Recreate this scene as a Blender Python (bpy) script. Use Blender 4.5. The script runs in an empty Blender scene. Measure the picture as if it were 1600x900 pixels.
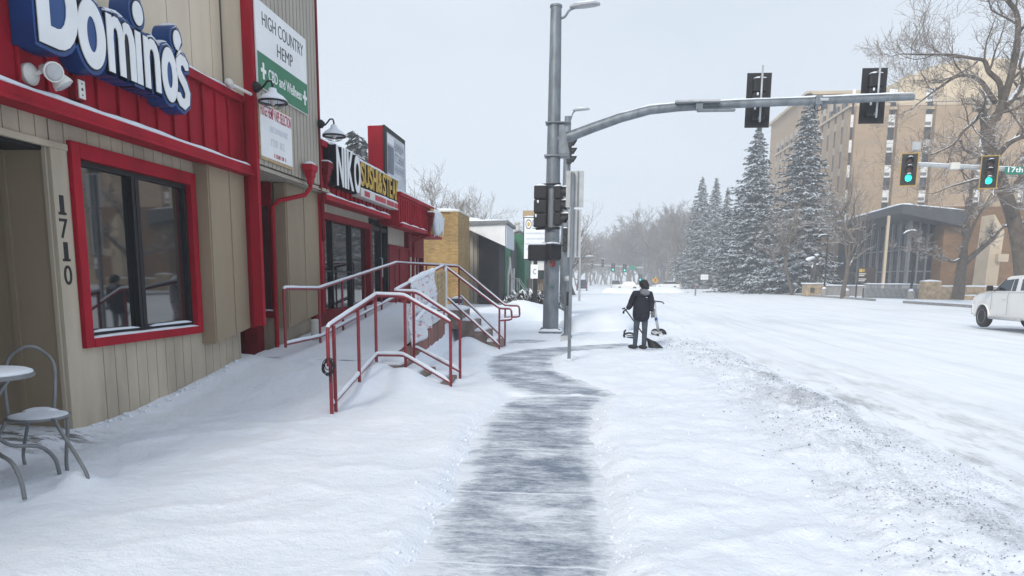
import bpy, bmesh, math, random
import numpy as np
from mathutils import Vector, Matrix, Euler, noise
random.seed(7)
SC = bpy.context.scene
COL = SC.collection
V = Vector
def rad(a): return math.radians(a)
def sstep(a, b, x):
    t = max(0.0, min(1.0, (x-a)/(b-a))); return t*t*(3-2*t)
def lerp(a, b, t): return a+(b-a)*t
# ------------------------------------------------------------------ camera
F, CX, CY, EYE = 1130.0, 800.0, 610.0, 1.68
CAMR = Matrix.Rotation(rad(5.60), 3, 'Z') @ Matrix.Rotation(rad(90-8.70), 3, 'X') @ Matrix.Rotation(rad(0.55), 3, 'Z')
def at(px, py, ax, v):
    """point of the survey photograph on the plane x/y/z = v"""
    d = CAMR @ V(((px-CX)/F, -(py-CY)/F, -1.0))
    i = 'XYZ'.index(ax)
    c = V((0, 0, EYE)); t = (v-c[i])/d[i]
    return c+d*t
cam = bpy.data.cameras.new('camera'); camo = bpy.data.objects.new('camera', cam); COL.objects.link(camo)
cam.sensor_width = 36.0; cam.lens = 36.0*F/1600.0; cam.shift_y = (CY-450.0)/1600.0
cam.clip_start = 0.05; cam.clip_end = 4000
camo.location = (0, 0, EYE); camo.rotation_euler = CAMR.to_euler()
SC.camera = camo
# ------------------------------------------------------------------ light
SUN_AZ = math.atan2(-0.36, -0.93); SUN_EL = rad(33)
world = bpy.data.worlds.new('World'); SC.world = world; world.use_nodes = True
nt = world.node_tree; nt.nodes.clear()
wo = nt.nodes.new('ShaderNodeOutputWorld'); bg = nt.nodes.new('ShaderNodeBackground')
sky = nt.nodes.new('ShaderNodeTexSky'); sky.sky_type = 'NISHITA'; sky.sun_disc = False
sky.sun_elevation = SUN_EL; sky.sun_rotation = SUN_AZ; sky.dust_density = 3.0; sky.air_density = 1.0; sky.altitude = 2200
tc = nt.nodes.new('ShaderNodeTexCoord')
mp = nt.nodes.new('ShaderNodeMapping'); mp.inputs['Scale'].default_value = (1, 1, 2.5)
nz = nt.nodes.new('ShaderNodeTexNoise'); nz.inputs['Scale'].default_value = 1.6; nz.inputs['Detail'].default_value = 5
rp = nt.nodes.new('ShaderNodeMapRange'); rp.inputs[1].default_value = .3; rp.inputs[2].default_value = .7; rp.inputs[3].default_value = .74; rp.inputs[4].default_value = .92
mx = nt.nodes.new('ShaderNodeMix'); mx.data_type = 'RGBA'
mx.inputs[7].default_value = (7.05, 7.7, 8.45, 1)      # thin ice-crystal veil over the blue sky
nt.links.new(tc.outputs['Generated'], mp.inputs[0]); nt.links.new(mp.outputs[0], nz.inputs['Vector'])
nt.links.new(nz.outputs['Fac'], rp.inputs[0]); nt.links.new(rp.outputs[0], mx.inputs[0])
nt.links.new(sky.outputs[0], mx.inputs[6]); nt.links.new(mx.outputs[2], bg.inputs[0])
bg.inputs[1].default_value = 0.10
nt.links.new(bg.outputs[0], wo.inputs[0])
sl = bpy.data.lights.new('sun', 'SUN'); sl.energy = 2.5; sl.angle = rad(15); sl.color = (1.0, .93, .83)
so = bpy.data.objects.new('sun', sl); COL.objects.link(so)
sdir = V((math.sin(SUN_AZ)*math.cos(SUN_EL), math.cos(SUN_AZ)*math.cos(SUN_EL), math.sin(SUN_EL)))
so.rotation_euler = sdir.to_track_quat('Z', 'Y').to_euler(); so.location = sdir*200
vs = SC.view_settings; vs.view_transform = 'Standard'; vs.look = 'None'; vs.gamma = 1; vs.use_curve_mapping = False; vs.exposure = 0.21
cy = SC.cycles; cy.use_denoising = True; cy.max_bounces = 6; cy.volume_bounces = 1; cy.diffuse_bounces = 3; cy.glossy_bounces = 3
cy.transparent_max_bounces = 8
# ------------------------------------------------------------------ materials
class NT:
    def __init__(s, name):
        s.m = bpy.data.materials.new(name); s.m.use_nodes = True; s.t = s.m.node_tree; s.t.nodes.clear()
        s.out = s.t.nodes.new('ShaderNodeOutputMaterial'); s.b = s.t.nodes.new('ShaderNodeBsdfPrincipled')
        s.t.links.new(s.b.outputs[0], s.out.inputs[0])
        s.tc = s.t.nodes.new('ShaderNodeTexCoord')
    def n(s, ty, **kw):
        o = s.t.nodes.new(ty)
        for k, v in kw.items(): setattr(o, k, v)
        return o
    def l(s, a, b): s.t.links.new(a, b)
    def noise(s, scale, detail=3, rough=.55, stretch=None, world=False):
        nz = s.n('ShaderNodeTexNoise'); nz.inputs['Scale'].default_value = scale; nz.inputs['Detail'].default_value = detail; nz.inputs['Roughness'].default_value = rough
        src = s.tc.outputs['Object']
        if stretch:
            mp = s.n('ShaderNodeMapping'); mp.inputs['Scale'].default_value = stretch; s.l(src, mp.inputs[0]); src = mp.outputs[0]
        s.l(src, nz.inputs['Vector']); return nz.outputs['Fac']
    def rng(s, src, a, b, c=0.0, d=1.0):
        r = s.n('ShaderNodeMapRange'); s.l(src, r.inputs[0])
        for i, v in enumerate((a, b, c, d)): r.inputs[i+1].default_value = v
        return r.outputs[0]
    def math(s, op, a, b):
        m = s.n('ShaderNodeMath', operation=op)
        for i, v in enumerate((a, b)):
            if hasattr(v, 'type'): s.l(v, m.inputs[i])
            else: m.inputs[i].default_value = v
        return m.outputs[0]
    def mix(s, f, a, b):
        m = s.n('ShaderNodeMix', data_type='RGBA')
        for i, v in ((0, f), (6, a), (7, b)):
            if hasattr(v, 'type'): s.l(v, m.inputs[i])
            elif i == 0: m.inputs[0].default_value = v
            else: m.inputs[i].default_value = (*v, 1)
        return m.outputs[2]
    def bump(s, h, dist, strength=1.0, prev=None):
        b = s.n('ShaderNodeBump'); b.inputs['Strength'].default_value = strength; b.inputs['Distance'].default_value = dist
        s.l(h, b.inputs['Height'])
        if prev: s.l(prev, b.inputs['Normal'])
        return b.outputs[0]
SNOWC = (.79, .845, .92)
def mat(name, col, rough=.6, var=.15, scale=3.0, bump=0.0, bscale=60, metal=0.0, snow=None, stretch=None, emit=0.0, ior=1.45, snow_scale=8, tint=None, snowc=SNOWC):
    s = NT(name); b = s.b
    n1 = s.noise(scale, 5, .6, stretch)
    lo = tuple(c*(1-var*1.6) for c in col) if tint is None else tint
    hi = tuple(min(1, c*(1+var)) for c in col)
    c = s.mix(s.rng(n1, .3, .7), lo, hi)
    if snow is not None:
        g = s.n('ShaderNodeNewGeometry'); sp = s.n('ShaderNodeSeparateXYZ'); s.l(g.outputs['Normal'], sp.inputs[0])
        nn = s.noise(snow_scale, 3)
        z = s.math('ADD', sp.outputs[2], s.rng(nn, 0, 1, -.35, .35))
        c = s.mix(s.rng(z, snow, snow+.12), c, snowc)
    s.l(c, b.inputs['Base Color'])
    b.inputs['Roughness'].default_value = rough; b.inputs['Metallic'].default_value = metal; b.inputs['IOR'].default_value = ior
    if bump: s.l(s.bump(s.noise(bscale, 4), bump), b.inputs['Normal'])
    if emit:
        s.l(c, b.inputs['Emission Color']); b.inputs['Emission Strength'].default_value = emit
    return s.m
def snow_mat():
    s = NT('snow')
    c = s.mix(s.rng(s.noise(1.3, 4), .3, .7), (.76, .82, .905), (.81, .86, .93)); s.l(c, s.b.inputs['Base Color'])
    s.b.inputs['Roughness'].default_value = .7
    nb = s.bump(s.noise(26, 5, .65), .018); nb = s.bump(s.noise(160, 3, .7), .004, 1, nb); s.l(nb, s.b.inputs['Normal'])
    return s.m
def brick_mat(name, c1, c2, mortar, bw=.21, bh=.07, ms=.008, var=.2):
    s = NT(name)
    sp = s.n('ShaderNodeSeparateXYZ'); s.l(s.tc.outputs['Object'], sp.inputs[0])
    cb = s.n('ShaderNodeCombineXYZ'); s.l(s.math('ADD', sp.outputs[0], sp.outputs[1]), cb.inputs[0]); s.l(sp.outputs[2], cb.inputs[1])
    br = s.n('ShaderNodeTexBrick'); s.l(cb.outputs[0], br.inputs['Vector'])
    br.inputs['Color1'].default_value = (*c1, 1); br.inputs['Color2'].default_value = (*c2, 1); br.inputs['Mortar'].default_value = (*mortar, 1)
    br.inputs['Scale'].default_value = 1; br.inputs['Mortar Size'].default_value = ms; br.inputs['Brick Width'].default_value = bw; br.inputs['Row Height'].default_value = bh
    d = s.rng(s.noise(.7, 5, .65), .3, .7, 1-var, 1+var*.5)
    hv = s.n('ShaderNodeHueSaturation'); s.l(br.outputs['Color'], hv.inputs['Color']); s.l(d, hv.inputs['Value'])
    s.l(hv.outputs[0], s.b.inputs['Base Color']); s.b.inputs['Roughness'].default_value = .9
    s.l(s.bump(br.outputs['Fac'], -.006), s.b.inputs['Normal'])
    return s.m
M = {}
M['snow'] = snow_mat()
M['beige'] = mat('beige_siding', (.44, .385, .30), .7, .22, 1.1, .003, 30, stretch=(1, 1, .25))
M['cream'] = mat('cream_panel', (.62, .54, .425), .7, .10, 1.0, stretch=(1, 1, .2))
M['taupe'] = mat('taupe_panel', (.28, .225, .155), .65, .12, 1.0, stretch=(1, 1, .25))
M['greysid'] = mat('grey_ribbed_metal', (.36, .33, .28), .5, .10, 1.0, stretch=(1, 1, .2))
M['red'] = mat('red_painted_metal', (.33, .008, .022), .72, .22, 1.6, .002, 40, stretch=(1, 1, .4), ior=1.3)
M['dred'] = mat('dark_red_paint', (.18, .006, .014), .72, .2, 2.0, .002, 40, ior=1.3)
M['rail'] = mat('railing_red_paint', (.23, .022, .034), .45, .2, 6)
M['black'] = mat('black_paint', (.008, .009, .012), .6, .25, 5)
M['dark'] = mat('dark_interior', (.012, .012, .013), .9, .2, 3)
M['glass'] = mat('window_glass', (.014, .017, .02), .03, .1, .8, ior=2.3)
M['truckglass'] = mat('tinted_glass', (.02, .03, .045), .05, .1, .8, ior=1.6)
M['white'] = mat('white_sign_face', (.76, .78, .80), .4, .05, 2)
M['offwhite'] = mat('off_white_paint', (.60, .60, .57), .6, .08, 2)
M['blue'] = mat('blue_sign_metal', (.010, .055, .20), .35, .15, 2)
M['gold'] = mat('gold_sign_face', (.56, .36, .055), .5, .22, 6)
M['green'] = mat('green_sign_band', (.018, .17, .085), .5, .08, 2)
M['txtdark'] = mat('dark_lettering', (.06, .065, .075), .6, .1, 3)
M['txtred'] = mat('red_lettering', (.42, .035, .06), .6, .15, 8)
M['txtfaint'] = mat('faded_lettering', (.56, .60, .66), .6, .1, 8)
M['txtwhite'] = mat('white_lettering', (.80, .80, .80), .5, .05, 3)
M['galv'] = mat('galvanised_steel', (.175, .20, .225), .5, .22, 5, .001, 60, metal=.45, stretch=(1, 1, .35))
M['galvl'] = mat('pale_aluminium', (.42, .44, .46), .5, .12, 5, metal=.3)
M['grey'] = mat('grey_metal', (.19, .20, .21), .45, .15, 5, metal=.3)
M['lampwhite'] = mat('lamp_enamel_white', (.66, .66, .63), .4, .06, 4)
M['glasslens'] = mat('clear_lens', (.45, .47, .48), .15, .1, 8)
M['conc'] = mat('concrete', (.27, .26, .25), .85, .2, 4, .004, 40)
M['stone'] = mat('sandstone', (.40, .30, .19), .9, .3, 2.5, .02, 6, snow=.75)
M['stepstone'] = mat('step_stone', (.21, .165, .145), .9, .3, 5, .01, 20)
M['wood'] = mat('weathered_red_wood', (.24, .10, .085), .85, .4, 5, .004, 30, stretch=(1, 1, .15), tint=(.13, .09, .075))
M['tan'] = mat('tan_wood', (.42, .32, .19), .85, .2, 8)
M['ybrick'] = brick_mat('yellow_brick', (.27, .16, .05), (.40, .265, .095), (.30, .22, .12), var=.35)
M['dbrick'] = brick_mat('dark_brick', (.030, .030, .036), (.045, .043, .05), (.02, .02, .022))
M['brown'] = brick_mat('tan_brown_brick', (.345, .255, .17), (.385, .285, .19), (.33, .25, .175), .6, .2, .01, .14)
M['brown2'] = brick_mat('warm_brown_brick', (.165, .09, .042), (.21, .12, .058), (.17, .11, .065), .4, .13, .012, .25)
M['pale'] = mat('pale_concrete', (.50, .41, .30), .8, .10, .4)
M['pent'] = mat('pale_roof_metal', (.58, .49, .36), .7, .08, .5)
M['dgrey'] = mat('dark_grey_roof', (.055, .058, .065), .6, .15, 1)
M['pglass'] = mat('pavilion_glass', (.030, .036, .046), .12, .3, .35, ior=1.45)
M['pgreen'] = mat('green_wall_paint', (.035, .15, .085), .7, .2, 1.5)
M['bark'] = mat('bark', (.105, .085, .068), .9, .25, 3, .02, 12, snow=.62, snow_scale=3)
M['twig'] = mat('frosted_twigs', (.20, .165, .135), .9, .2, 2, snow=.62, snow_scale=2)
M['ftwig'] = mat('hazy_twigs', (.155, .13, .11), .9, .2, 1, snow=.72, snow_scale=1)
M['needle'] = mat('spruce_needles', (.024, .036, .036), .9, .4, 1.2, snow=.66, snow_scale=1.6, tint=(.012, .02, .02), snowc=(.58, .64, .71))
M['navy'] = mat('navy_cloth', (.010, .012, .022), .85, .3, 12, .003, 60)
M['pants'] = mat('charcoal_cloth', (.045, .058, .078), .85, .25, 10, .003, 60)
M['hood'] = mat('grey_cloth', (.16, .17, .19), .9, .2, 20)
M['skin'] = mat('skin', (.45, .28, .21), .6, .08, 20)
M['wpaint'] = mat('white_car_paint', (.70, .70, .69), .25, .03, 1, ior=1.5)
M['tyre'] = mat('tyre_rubber', (.022, .022, .024), .8, .3, 8)
M['rim'] = mat('alloy_rim', (.55, .56, .58), .4, .1, 8, metal=.25)
M['sgrn'] = mat('lit_green_lens', (.02, .85, .62), .4, .02, 5, emit=1.3)
M['soff'] = mat('unlit_lens', (.05, .02, .015), .3, .2, 5)
M['sgreen'] = mat('street_sign_green', (.01, .18, .13), .5, .06, 3)
M['yellow'] = mat('yellow_sign', (.55, .30, .03), .5, .06, 4)
M['sborder'] = mat('yellow_reflective_border', (.38, .24, .04), .5, .06, 4)
M['brownsign'] = mat('dark_brown_sign', (.045, .032, .028), .6, .1, 3)
M['fencewood'] = mat('wood_fence', (.23, .15, .09), .85, .25, 3)
M['taillamp'] = mat('tail_lamp', (.35, .02, .02), .3, .1, 5)
M['darkcar'] = mat('dark_car_paint', (.04, .05, .065), .3, .1, 1)
M['bronze'] = mat('dark_bronze', (.055, .045, .038), .6, .3, 2, snow=.42, snow_scale=1.2)
M['shrub'] = mat('shrub_twigs', (.045, .04, .035), .9, .3, 3, snow=.35, snow_scale=5)
M['poster'] = mat('poster_print', (.50, .54, .60), .4, .15, 1.5)
M['posterdark'] = mat('poster_ink', (.16, .18, .24), .5, .3, 2.5)
M['ice'] = mat('ice', (.66, .72, .78), .25, .12, 3, .01, 8)
M['rider'] = mat('blue_grey_bin', (.05, .07, .10), .5, .2, 4)
# ------------------------------------------------------------------ mesh builder
class MB:
    def __init__(s): s.v = []; s.f = []; s.m = []; s.mi = 0
    def _f(s, *idx): s.f.append(idx); s.m.append(s.mi)
    def add(s, vs, fs):
        o = len(s.v); s.v += [tuple(v) for v in vs]
        for f in fs: s.f.append(tuple(i+o for i in f)); s.m.append(s.mi)
    def box(s, x0, x1, y0, y1, z0, z1):
        s.add([(x0, y0, z0), (x1, y0, z0), (x1, y1, z0), (x0, y1, z0), (x0, y0, z1), (x1, y0, z1), (x1, y1, z1), (x0, y1, z1)],
              [(0, 3, 2, 1), (4, 5, 6, 7), (0, 1, 5, 4), (1, 2, 6, 5), (2, 3, 7, 6), (3, 0, 4, 7)]); return s
    def obox(s, c, size, rot=None):
        c = V(c); r = rot or Matrix.Identity(3); vs = []
        for z in (-.5, .5):
            for x, y in ((-.5, -.5), (.5, -.5), (.5, .5), (-.5, .5)):
                vs.append(c+r @ V((x*size[0], y*size[1], z*size[2])))
        s.add(vs, [(0, 3, 2, 1), (4, 5, 6, 7), (0, 1, 5, 4), (1, 2, 6, 5), (2, 3, 7, 6), (3, 0, 4, 7)]); return s
    def tube(s, pts, r, n=8, cap=True):
        pts = [V(p) for p in pts]; k = len(pts)
        rs = r if isinstance(r, (list, tuple)) else [r]*k
        o = len(s.v); up = None
        for i, p in enumerate(pts):
            d = (pts[min(i+1, k-1)]-pts[max(i-1, 0)]).normalized()
            if up is None:
                up = V((0, 0, 1)) if abs(d.z) < .9 else V((0, 1, 0))
            a = d.cross(up)
            if a.length < 1e-5: a = d.orthogonal()
            a.normalize(); b = a.cross(d).normalized(); up = b
            for j in range(n):
                t = 2*math.pi*j/n
                s.v.append(tuple(p+(a*math.cos(t)+b*math.sin(t))*rs[i]))
        for i in range(k-1):
            for j in range(n):
                q = (j+1) % n
                s._f(o+i*n+j, o+i*n+q, o+(i+1)*n+q, o+(i+1)*n+j)
        if cap and n > 2:
            s._f(*[o+j for j in range(n)][::-1]); s._f(*[o+(k-1)*n+j for j in range(n)])
        return s
    def prism(s, pts, off):
        off = V(off); n = len(pts); vs = [V(p) for p in pts]+[V(p)+off for p in pts]
        s.add(vs, [tuple(range(n))[::-1], tuple(range(n, 2*n))]+[(i, (i+1) % n, n+(i+1) % n, n+i) for i in range(n)]); return s
    def lathe(s, prof, c=(0, 0, 0), n=16, rot=None):
        c = V(c); r = rot or Matrix.Identity(3); o = len(s.v); k = len(prof)
        for (rr, z) in prof:
            for j in range(n):
                t = 2*math.pi*j/n
                s.v.append(tuple(c+r @ V((max(rr, 1e-4)*math.cos(t), max(rr, 1e-4)*math.sin(t), z))))
        for i in range(k-1):
            for j in range(n):
                q = (j+1) % n; s._f(o+i*n+j, o+i*n+q, o+(i+1)*n+q, o+(i+1)*n+j)
        s._f(*[o+j for j in range(n)][::-1]); s._f(*[o+(k-1)*n+j for j in range(n)]); return s
    def ball(s, c, r, n=10, k=7, rot=None, jit=0.0):
        c = V(c); R_ = rot or Matrix.Identity(3); rx, ry, rz = (r, r, r) if not isinstance(r, (tuple, list)) else r
        o = len(s.v)
        for i in range(k+1):
            ph = math.pi*i/k
            for j in range(n):
                t = 2*math.pi*j/n; p = V((math.sin(ph)*math.cos(t)*rx, math.sin(ph)*math.sin(t)*ry, -math.cos(ph)*rz))
                if jit: p *= 1+jit*noise.noise(p*(1.7/max(rx, .001))+c*3.1)
                s.v.append(tuple(c+R_ @ p))
        for i in range(k):
            for j in range(n):
                q = (j+1) % n; s._f(o+i*n+j, o+i*n+q, o+(i+1)*n+q, o+(i+1)*n+j)
        return s
    def drift(s, pts, w, h, seed=0.0, step=.12, rough=.35):
        """rounded strip of settled snow along a polyline (pts = support line)"""
        pts = [V(p) for p in pts]; P = []
        for a, b in zip(pts, pts[1:]):
            k = max(1, int((b-a).length/step))
            for i in range(k): P.append(a.lerp(b, i/k))
        P.append(pts[-1]); o = len(s.v); n = 7; K = len(P)
        for i, p in enumerate(P):
            d = P[min(i+1, K-1)]-P[max(i-1, 0)]; d.z = 0
            if d.length < 1e-6: d = V((1, 0, 0))
            d.normalize(); a = V((d.y, -d.x, 0))
            hh = h*(1-rough+2*rough*(noise.noise(p*2.3+V((seed, 0, 0)))*.5+.5)); ww = w*(1-.3*rough+.6*rough*noise.noise(p*3.1+V((0, seed, 5))))
            e = min(1.0, .45+min(i, K-1-i)*.35); hh *= e
            for j in range(n):
                t = math.pi*j/(n-1)
                s.v.append(tuple(p+a*(-math.cos(t)*ww*.5)+V((0, 0, math.sin(t)**.7*hh-.002))))
        for i in range(K-1):
            for j in range(n-1): s._f(o+i*n+j, o+i*n+j+1, o+(i+1)*n+j+1, o+(i+1)*n+j)
            s._f(o+i*n+n-1, o+i*n, o+(i+1)*n, o+(i+1)*n+n-1)
        s._f(*[o+j for j in range(n)]); s._f(*[o+(K-1)*n+j for j in range(n)][::-1]); return s
    def boards_x(s, xb, xf, y0, y1, z0, z1, pitch, gap=.012):
        y = y0
        while y < y1-1e-4:
            e = min(y+pitch, y1); s.box(xb, xf, y+(gap if y > y0 else 0), e, z0, z1); y = e
        return s
    def boards_y(s, yb, yf, x0, x1, z0, z1, pitch, gap=.012):
        x = x0
        while x < x1-1e-4:
            e = min(x+pitch, x1); s.box(x+(gap if x > x0 else 0), e, yf, yb, z0, z1); x = e
        return s
    def build(s, name, mats, parent=None, smooth=False, bevel=0.0, fix=True, seg=2, auto=None):
        me = bpy.data.meshes.new(name)
        w = V((0, 0, 0)); p = parent
        while p is not None: w += p.location; p = p.parent
        vs = [tuple(V(v)-w) for v in s.v] if w.length > 0 else s.v
        me.from_pydata(vs, [], s.f)
        mats = mats if isinstance(mats, (list, tuple)) else [mats]
        for m in mats: me.materials.append(m)
        if len(mats) > 1: me.polygons.foreach_set('material_index', s.m)
        if fix:
            bm = bmesh.new(); bm.from_mesh(me); bmesh.ops.recalc_face_normals(bm, faces=bm.faces); bm.to_mesh(me); bm.free()
        if smooth: me.polygons.foreach_set('use_smooth', [True]*len(me.polygons))
        me.update()
        o = bpy.data.objects.new(name, me); COL.objects.link(o)
        if parent is not None: o.parent = parent
        if bevel:
            b = o.modifiers.new('bevel', 'BEVEL'); b.width = bevel; b.segments = seg; b.limit_method = 'ANGLE'; b.angle_limit = rad(40)
        if auto and smooth:
            me.set_sharp_from_angle(angle=rad(auto))
        return o
def tag(o, label=None, cat=None, group=None, kind=None):
    if label: o['label'] = label
    if cat: o['category'] = cat
    if group: o['group'] = group
    if kind: o['kind'] = kind
    return o
def thing(name, label, cat, loc=(0, 0, 0), group=None):
    o = bpy.data.objects.new(name, None); COL.objects.link(o); o.location = loc; o.empty_display_size = .2
    return tag(o, label, cat, group)
KIDS = {}
def dup(root, loc, rz=0.0, label=None, scale=1.0, group=None):
    def cp(o, par):
        c = o.copy(); COL.objects.link(c)
        if par is not None: c.parent = par
        for ch in [q for q in o.children if q.name != c.name]: cp(ch, c)
        return c
    r = cp(root, None); r.location = loc; r.rotation_euler = (0, 0, rz); r.scale = (scale,)*3
    if label: r['label'] = label
    if group: r['group'] = group
    return r
def place(o, loc, rz=0.0, scale=1.0):
    o.location = loc; o.rotation_euler = (0, 0, rz); o.scale = (scale,)*3; return o
FACE_X = Matrix(((0, 0, 1), (1, 0, 0), (0, 1, 0)))       # text read from +X
FACE_Y = Matrix(((1, 0, 0), (0, 0, -1), (0, 1, 0)))      # text read from -Y
def text(name, body, loc, height, R_, mats, parent=None, width=None, extrude=.004, offset=0.0, align='LEFT', bevel=0.0, shear=0.0, res=4):
    """writing as mesh: height = cap height, width = total width"""
    cu = bpy.data.curves.new(name, 'FONT'); cu.body = body; cu.size = 1.0; cu.extrude = 0.0; cu.offset = offset; cu.resolution_u = res; cu.shear = shear
    cu.extrude = .5
    o = bpy.data.objects.new(name+'_src', cu); COL.objects.link(o)
    dg = bpy.context.evaluated_depsgraph_get(); dg.update()
    me = bpy.data.meshes.new_from_object(o.evaluated_get(dg)); bpy.data.objects.remove(o); bpy.data.curves.remove(cu)
    n = len(me.vertices); a = np.empty(n*3); me.vertices.foreach_get('co', a); a = a.reshape(-1, 3)
    x0, x1 = a[:, 0].min(), a[:, 0].max()
    sy = height/.70; sx = (width/(x1-x0)) if width else sy
    a[:, 0] = (a[:, 0]-x0)*sx
    if align == 'CENTER': a[:, 0] -= (x1-x0)*sx/2
    a[:, 1] *= sy; a[:, 2] *= extrude*2
    w = V((0, 0, 0)); p = parent
    while p is not None: w += p.location; p = p.parent
    Rn = np.array([list(r) for r in R_]); a = a @ Rn.T + np.array(V(loc)-w)
    me.vertices.foreach_set('co', a.reshape(-1)); me.update()
    me.materials.clear()
    for m in (mats if isinstance(mats, (list, tuple)) else [mats]): me.materials.append(m)
    me.name = name; ob = bpy.data.objects.new(name, me); COL.objects.link(ob)
    if parent is not None: ob.parent = parent
    return ob
# ================================================================== GROUND
def poly(pxs, z=-.10): return [tuple(at(x, y, 'Z', z)[:2]) for x, y in pxs]
PATH_A = [(-1.35, .6)]+poly([(655, 900), (690, 830), (712, 790), (728, 740), (745, 700), (760, 665), (776, 648), (803, 626), (870, 623.5), (950, 625), (925, 650), (919, 680), (930, 720), (940, 760), (945, 800), (947, 850), (949, 900)])+[(.22, 2.5), (.3, .6)]
PATH_B = poly([(830, 621), (790, 607), (768, 590), (761, 572), (772, 560), (810, 551), (850, 547), (905, 543), (975, 539), (1000, 541), (960, 547), (905, 553), (872, 560), (857, 569), (862, 582), (885, 594), (920, 607), (962, 622), (958, 628), (900, 622)])
PATH_C = poly([(792, 540), (800, 533), (840, 530), (866, 533), (850, 538), (815, 541)])
def sdist(P, poly):
    """signed distance (negative inside), P = (n,2) numpy"""
    d = np.full(len(P), 1e9); inside = np.zeros(len(P), bool); n = len(poly)
    for i in range(n):
        a = np.array(poly[i]); b = np.array(poly[(i+1) % n]); ab = b-a
        t = np.clip(((P-a) @ ab)/max(ab @ ab, 1e-9), 0, 1); q = P-(a+t[:, None]*ab)
        d = np.minimum(d, np.hypot(q[:, 0], q[:, 1]))
        c = (a[1] > P[:, 1]) != (b[1] > P[:, 1])
        with np.errstate(divide='ignore', invalid='ignore'):
            xi = (b[0]-a[0])*(P[:, 1]-a[1])/(b[1]-a[1])+a[0]
        inside ^= c & (P[:, 0] < xi)
    return np.where(inside, -d, d)
def deck(y):          # height of the sloping walk / ramp beside the shops
    if y < 8.2: return 0.0
    if y < 11.4: return .37*sstep(7.7, 11.8, y)/sstep(7.7, 11.8, 11.4)
    if y < 12.8: return .37+.09*(y-11.4)/1.4
    if y < 18.4: return .46+.56*(y-12.8)/5.6
    return 1.02
def N(x, y, s, z=0.0): return noise.noise((x*s, y*s, z))
def FB(x, y, s, o=4): return noise.fractal((x*s, y*s, 3.3), 1.0, 2.0, o)
def ridge_x(y): return float(np.interp(y, [4.5, 6.5, 9.5, 13, 20.5], [2.75, 3.1, 3.35, 3.25, 3.05]))
def ground_z(x, y, dp):
    z = 0.0
    if x < -1.5 and y < 60:
        w = sstep(-2.75, -3.25, x) if y < 12.2 else sstep(-3.05, -3.35, x)
        d = deck(y)
        if y > 11.4: d = d-.14*sstep(11.5, 12.0, y)
        if y > 19.4: d = lerp(.9, .3, sstep(19.4, 21.5, y))
        z += d*w
        if y > 19: z += .3*sstep(-3.0, -5.5, x)*(1-w) if w < 1 else 0
        # drift against the stair foot and along the wall
        z += .30*math.exp(-((x+2.72)**2/.16+(y-10.62)**2/.30))+.10*math.exp(-((x+2.5)**2/.3+(y-9.9)**2/.6))
        z += .06*sstep(-5.0, -5.4, x)*(y < 11.3)
        z += .30*math.exp(-((x+2.75)**2/.18+(y-17.0)**2/.35))
        z += .12*math.exp(-((x+4.0)**2/.02+(y-5.25)**2/.02))
    if x > 26.9: z += .25
    near = sstep(60, 18, y)*(sstep(30, 6, abs(x)))
    z += (.065*FB(x*.8, y*.55, .55)+.034*FB(x*1.3, y*.7, 1.7)) * (.25+.75*near) * (.5 if (x < -3.1 and y > 8) else 1) * lerp(.62, 1, sstep(-1.2, -.2, x))
    if near > .05:
        # wind crust: little scarps running across
        c = N(x*.7+.25*y, y*1.0-.3*x, 1.7, 2.0); s_ = max(0.0, c-.12)
        z += near*.075*s_*(1 if x > -.2 else .45)
        wq = 1-abs(N(x*.55+.5*N(x, y, .9, 7), y*.95-.35*x, 1.25, 9)); z += near*.030*(wq**7)*(.4+.6*sstep(-.3, .3, N(x, y, .6, 4)))
        if x > 0 and y < 12: z += near*.026*abs(FB(x, y*.8, 5.5, 3))
    if x > 1.2 and y < 26:
        rx = ridge_x(y); e = sstep(26, 19, y)
        z += e*(.10*math.exp(-((x-rx+.25)/.5)**2)*(.7+.6*N(x, y, 1.1))+.085*math.exp(-((x-rx+.6)/.6)**2)*abs(FB(x, y, 4.5, 5))+.03*math.exp(-((x-rx+.3)/.5)**2)*abs(FB(x, y, 9, 3)))
    if x > 3.5 and x < 26.9: z = lerp(z, -.30, sstep(3.55, 4.2, x))
    if dp < .5:
        dp = dp-.04+.06*FB(x, y, 2.6, 4)
        k = sstep(.22, -.20, dp)
        z = z*(1-k)-.11*k
        z += math.exp(-((dp-.24)/.13)**2)*(.004+.042*abs(FB(x, y, 8, 4))*sstep(8, 3.2, y))
    return z
def axis(segs):
    out = []
    for a, b, d0, d1 in segs:
        p = a
        while p < b-1e-6:
            out.append(p); t = (p-a)/(b-a); p += lerp(d0, d1, t)
    out.append(segs[-1][1]); return out
XS = axis([(-900, -60, 160, 40), (-60, -8, 10, 1.2), (-8, -5.6, .5, .1), (-5.6, 4.2, .05, .05), (4.2, 8, .3, .6), (8, 26.7, 1.5, 1.5), (26.7, 27.1, .05, .2), (27.1, 60, 1.5, 4), (60, 1200, 20, 200)])
YS = axis([(-60, 0, 10, .6), (0, 2.4, .25, .045), (2.4, 9, .042, .075), (9, 27, .075, .22), (27, 60, .4, 1.5), (60, 300, 3, 14), (300, 1500, 30, 200)])
PT = np.array([(x, y) for y in YS for x in XS])
DP = np.minimum(np.minimum(sdist(PT, PATH_A), sdist(PT, PATH_B)), sdist(PT, PATH_C))
mb = MB(); nx = len(XS)
mb.v = [(x, y, ground_z(x, y, d)) for (x, y), d in zip(PT.tolist(), DP.tolist())]
mb.f = [(j*nx+i, j*nx+i+1, (j+1)*nx+i+1, (j+1)*nx+i) for j in range(len(YS)-1) for i in range(nx-1)]
mb.m = [0]*len(mb.f)
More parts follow.
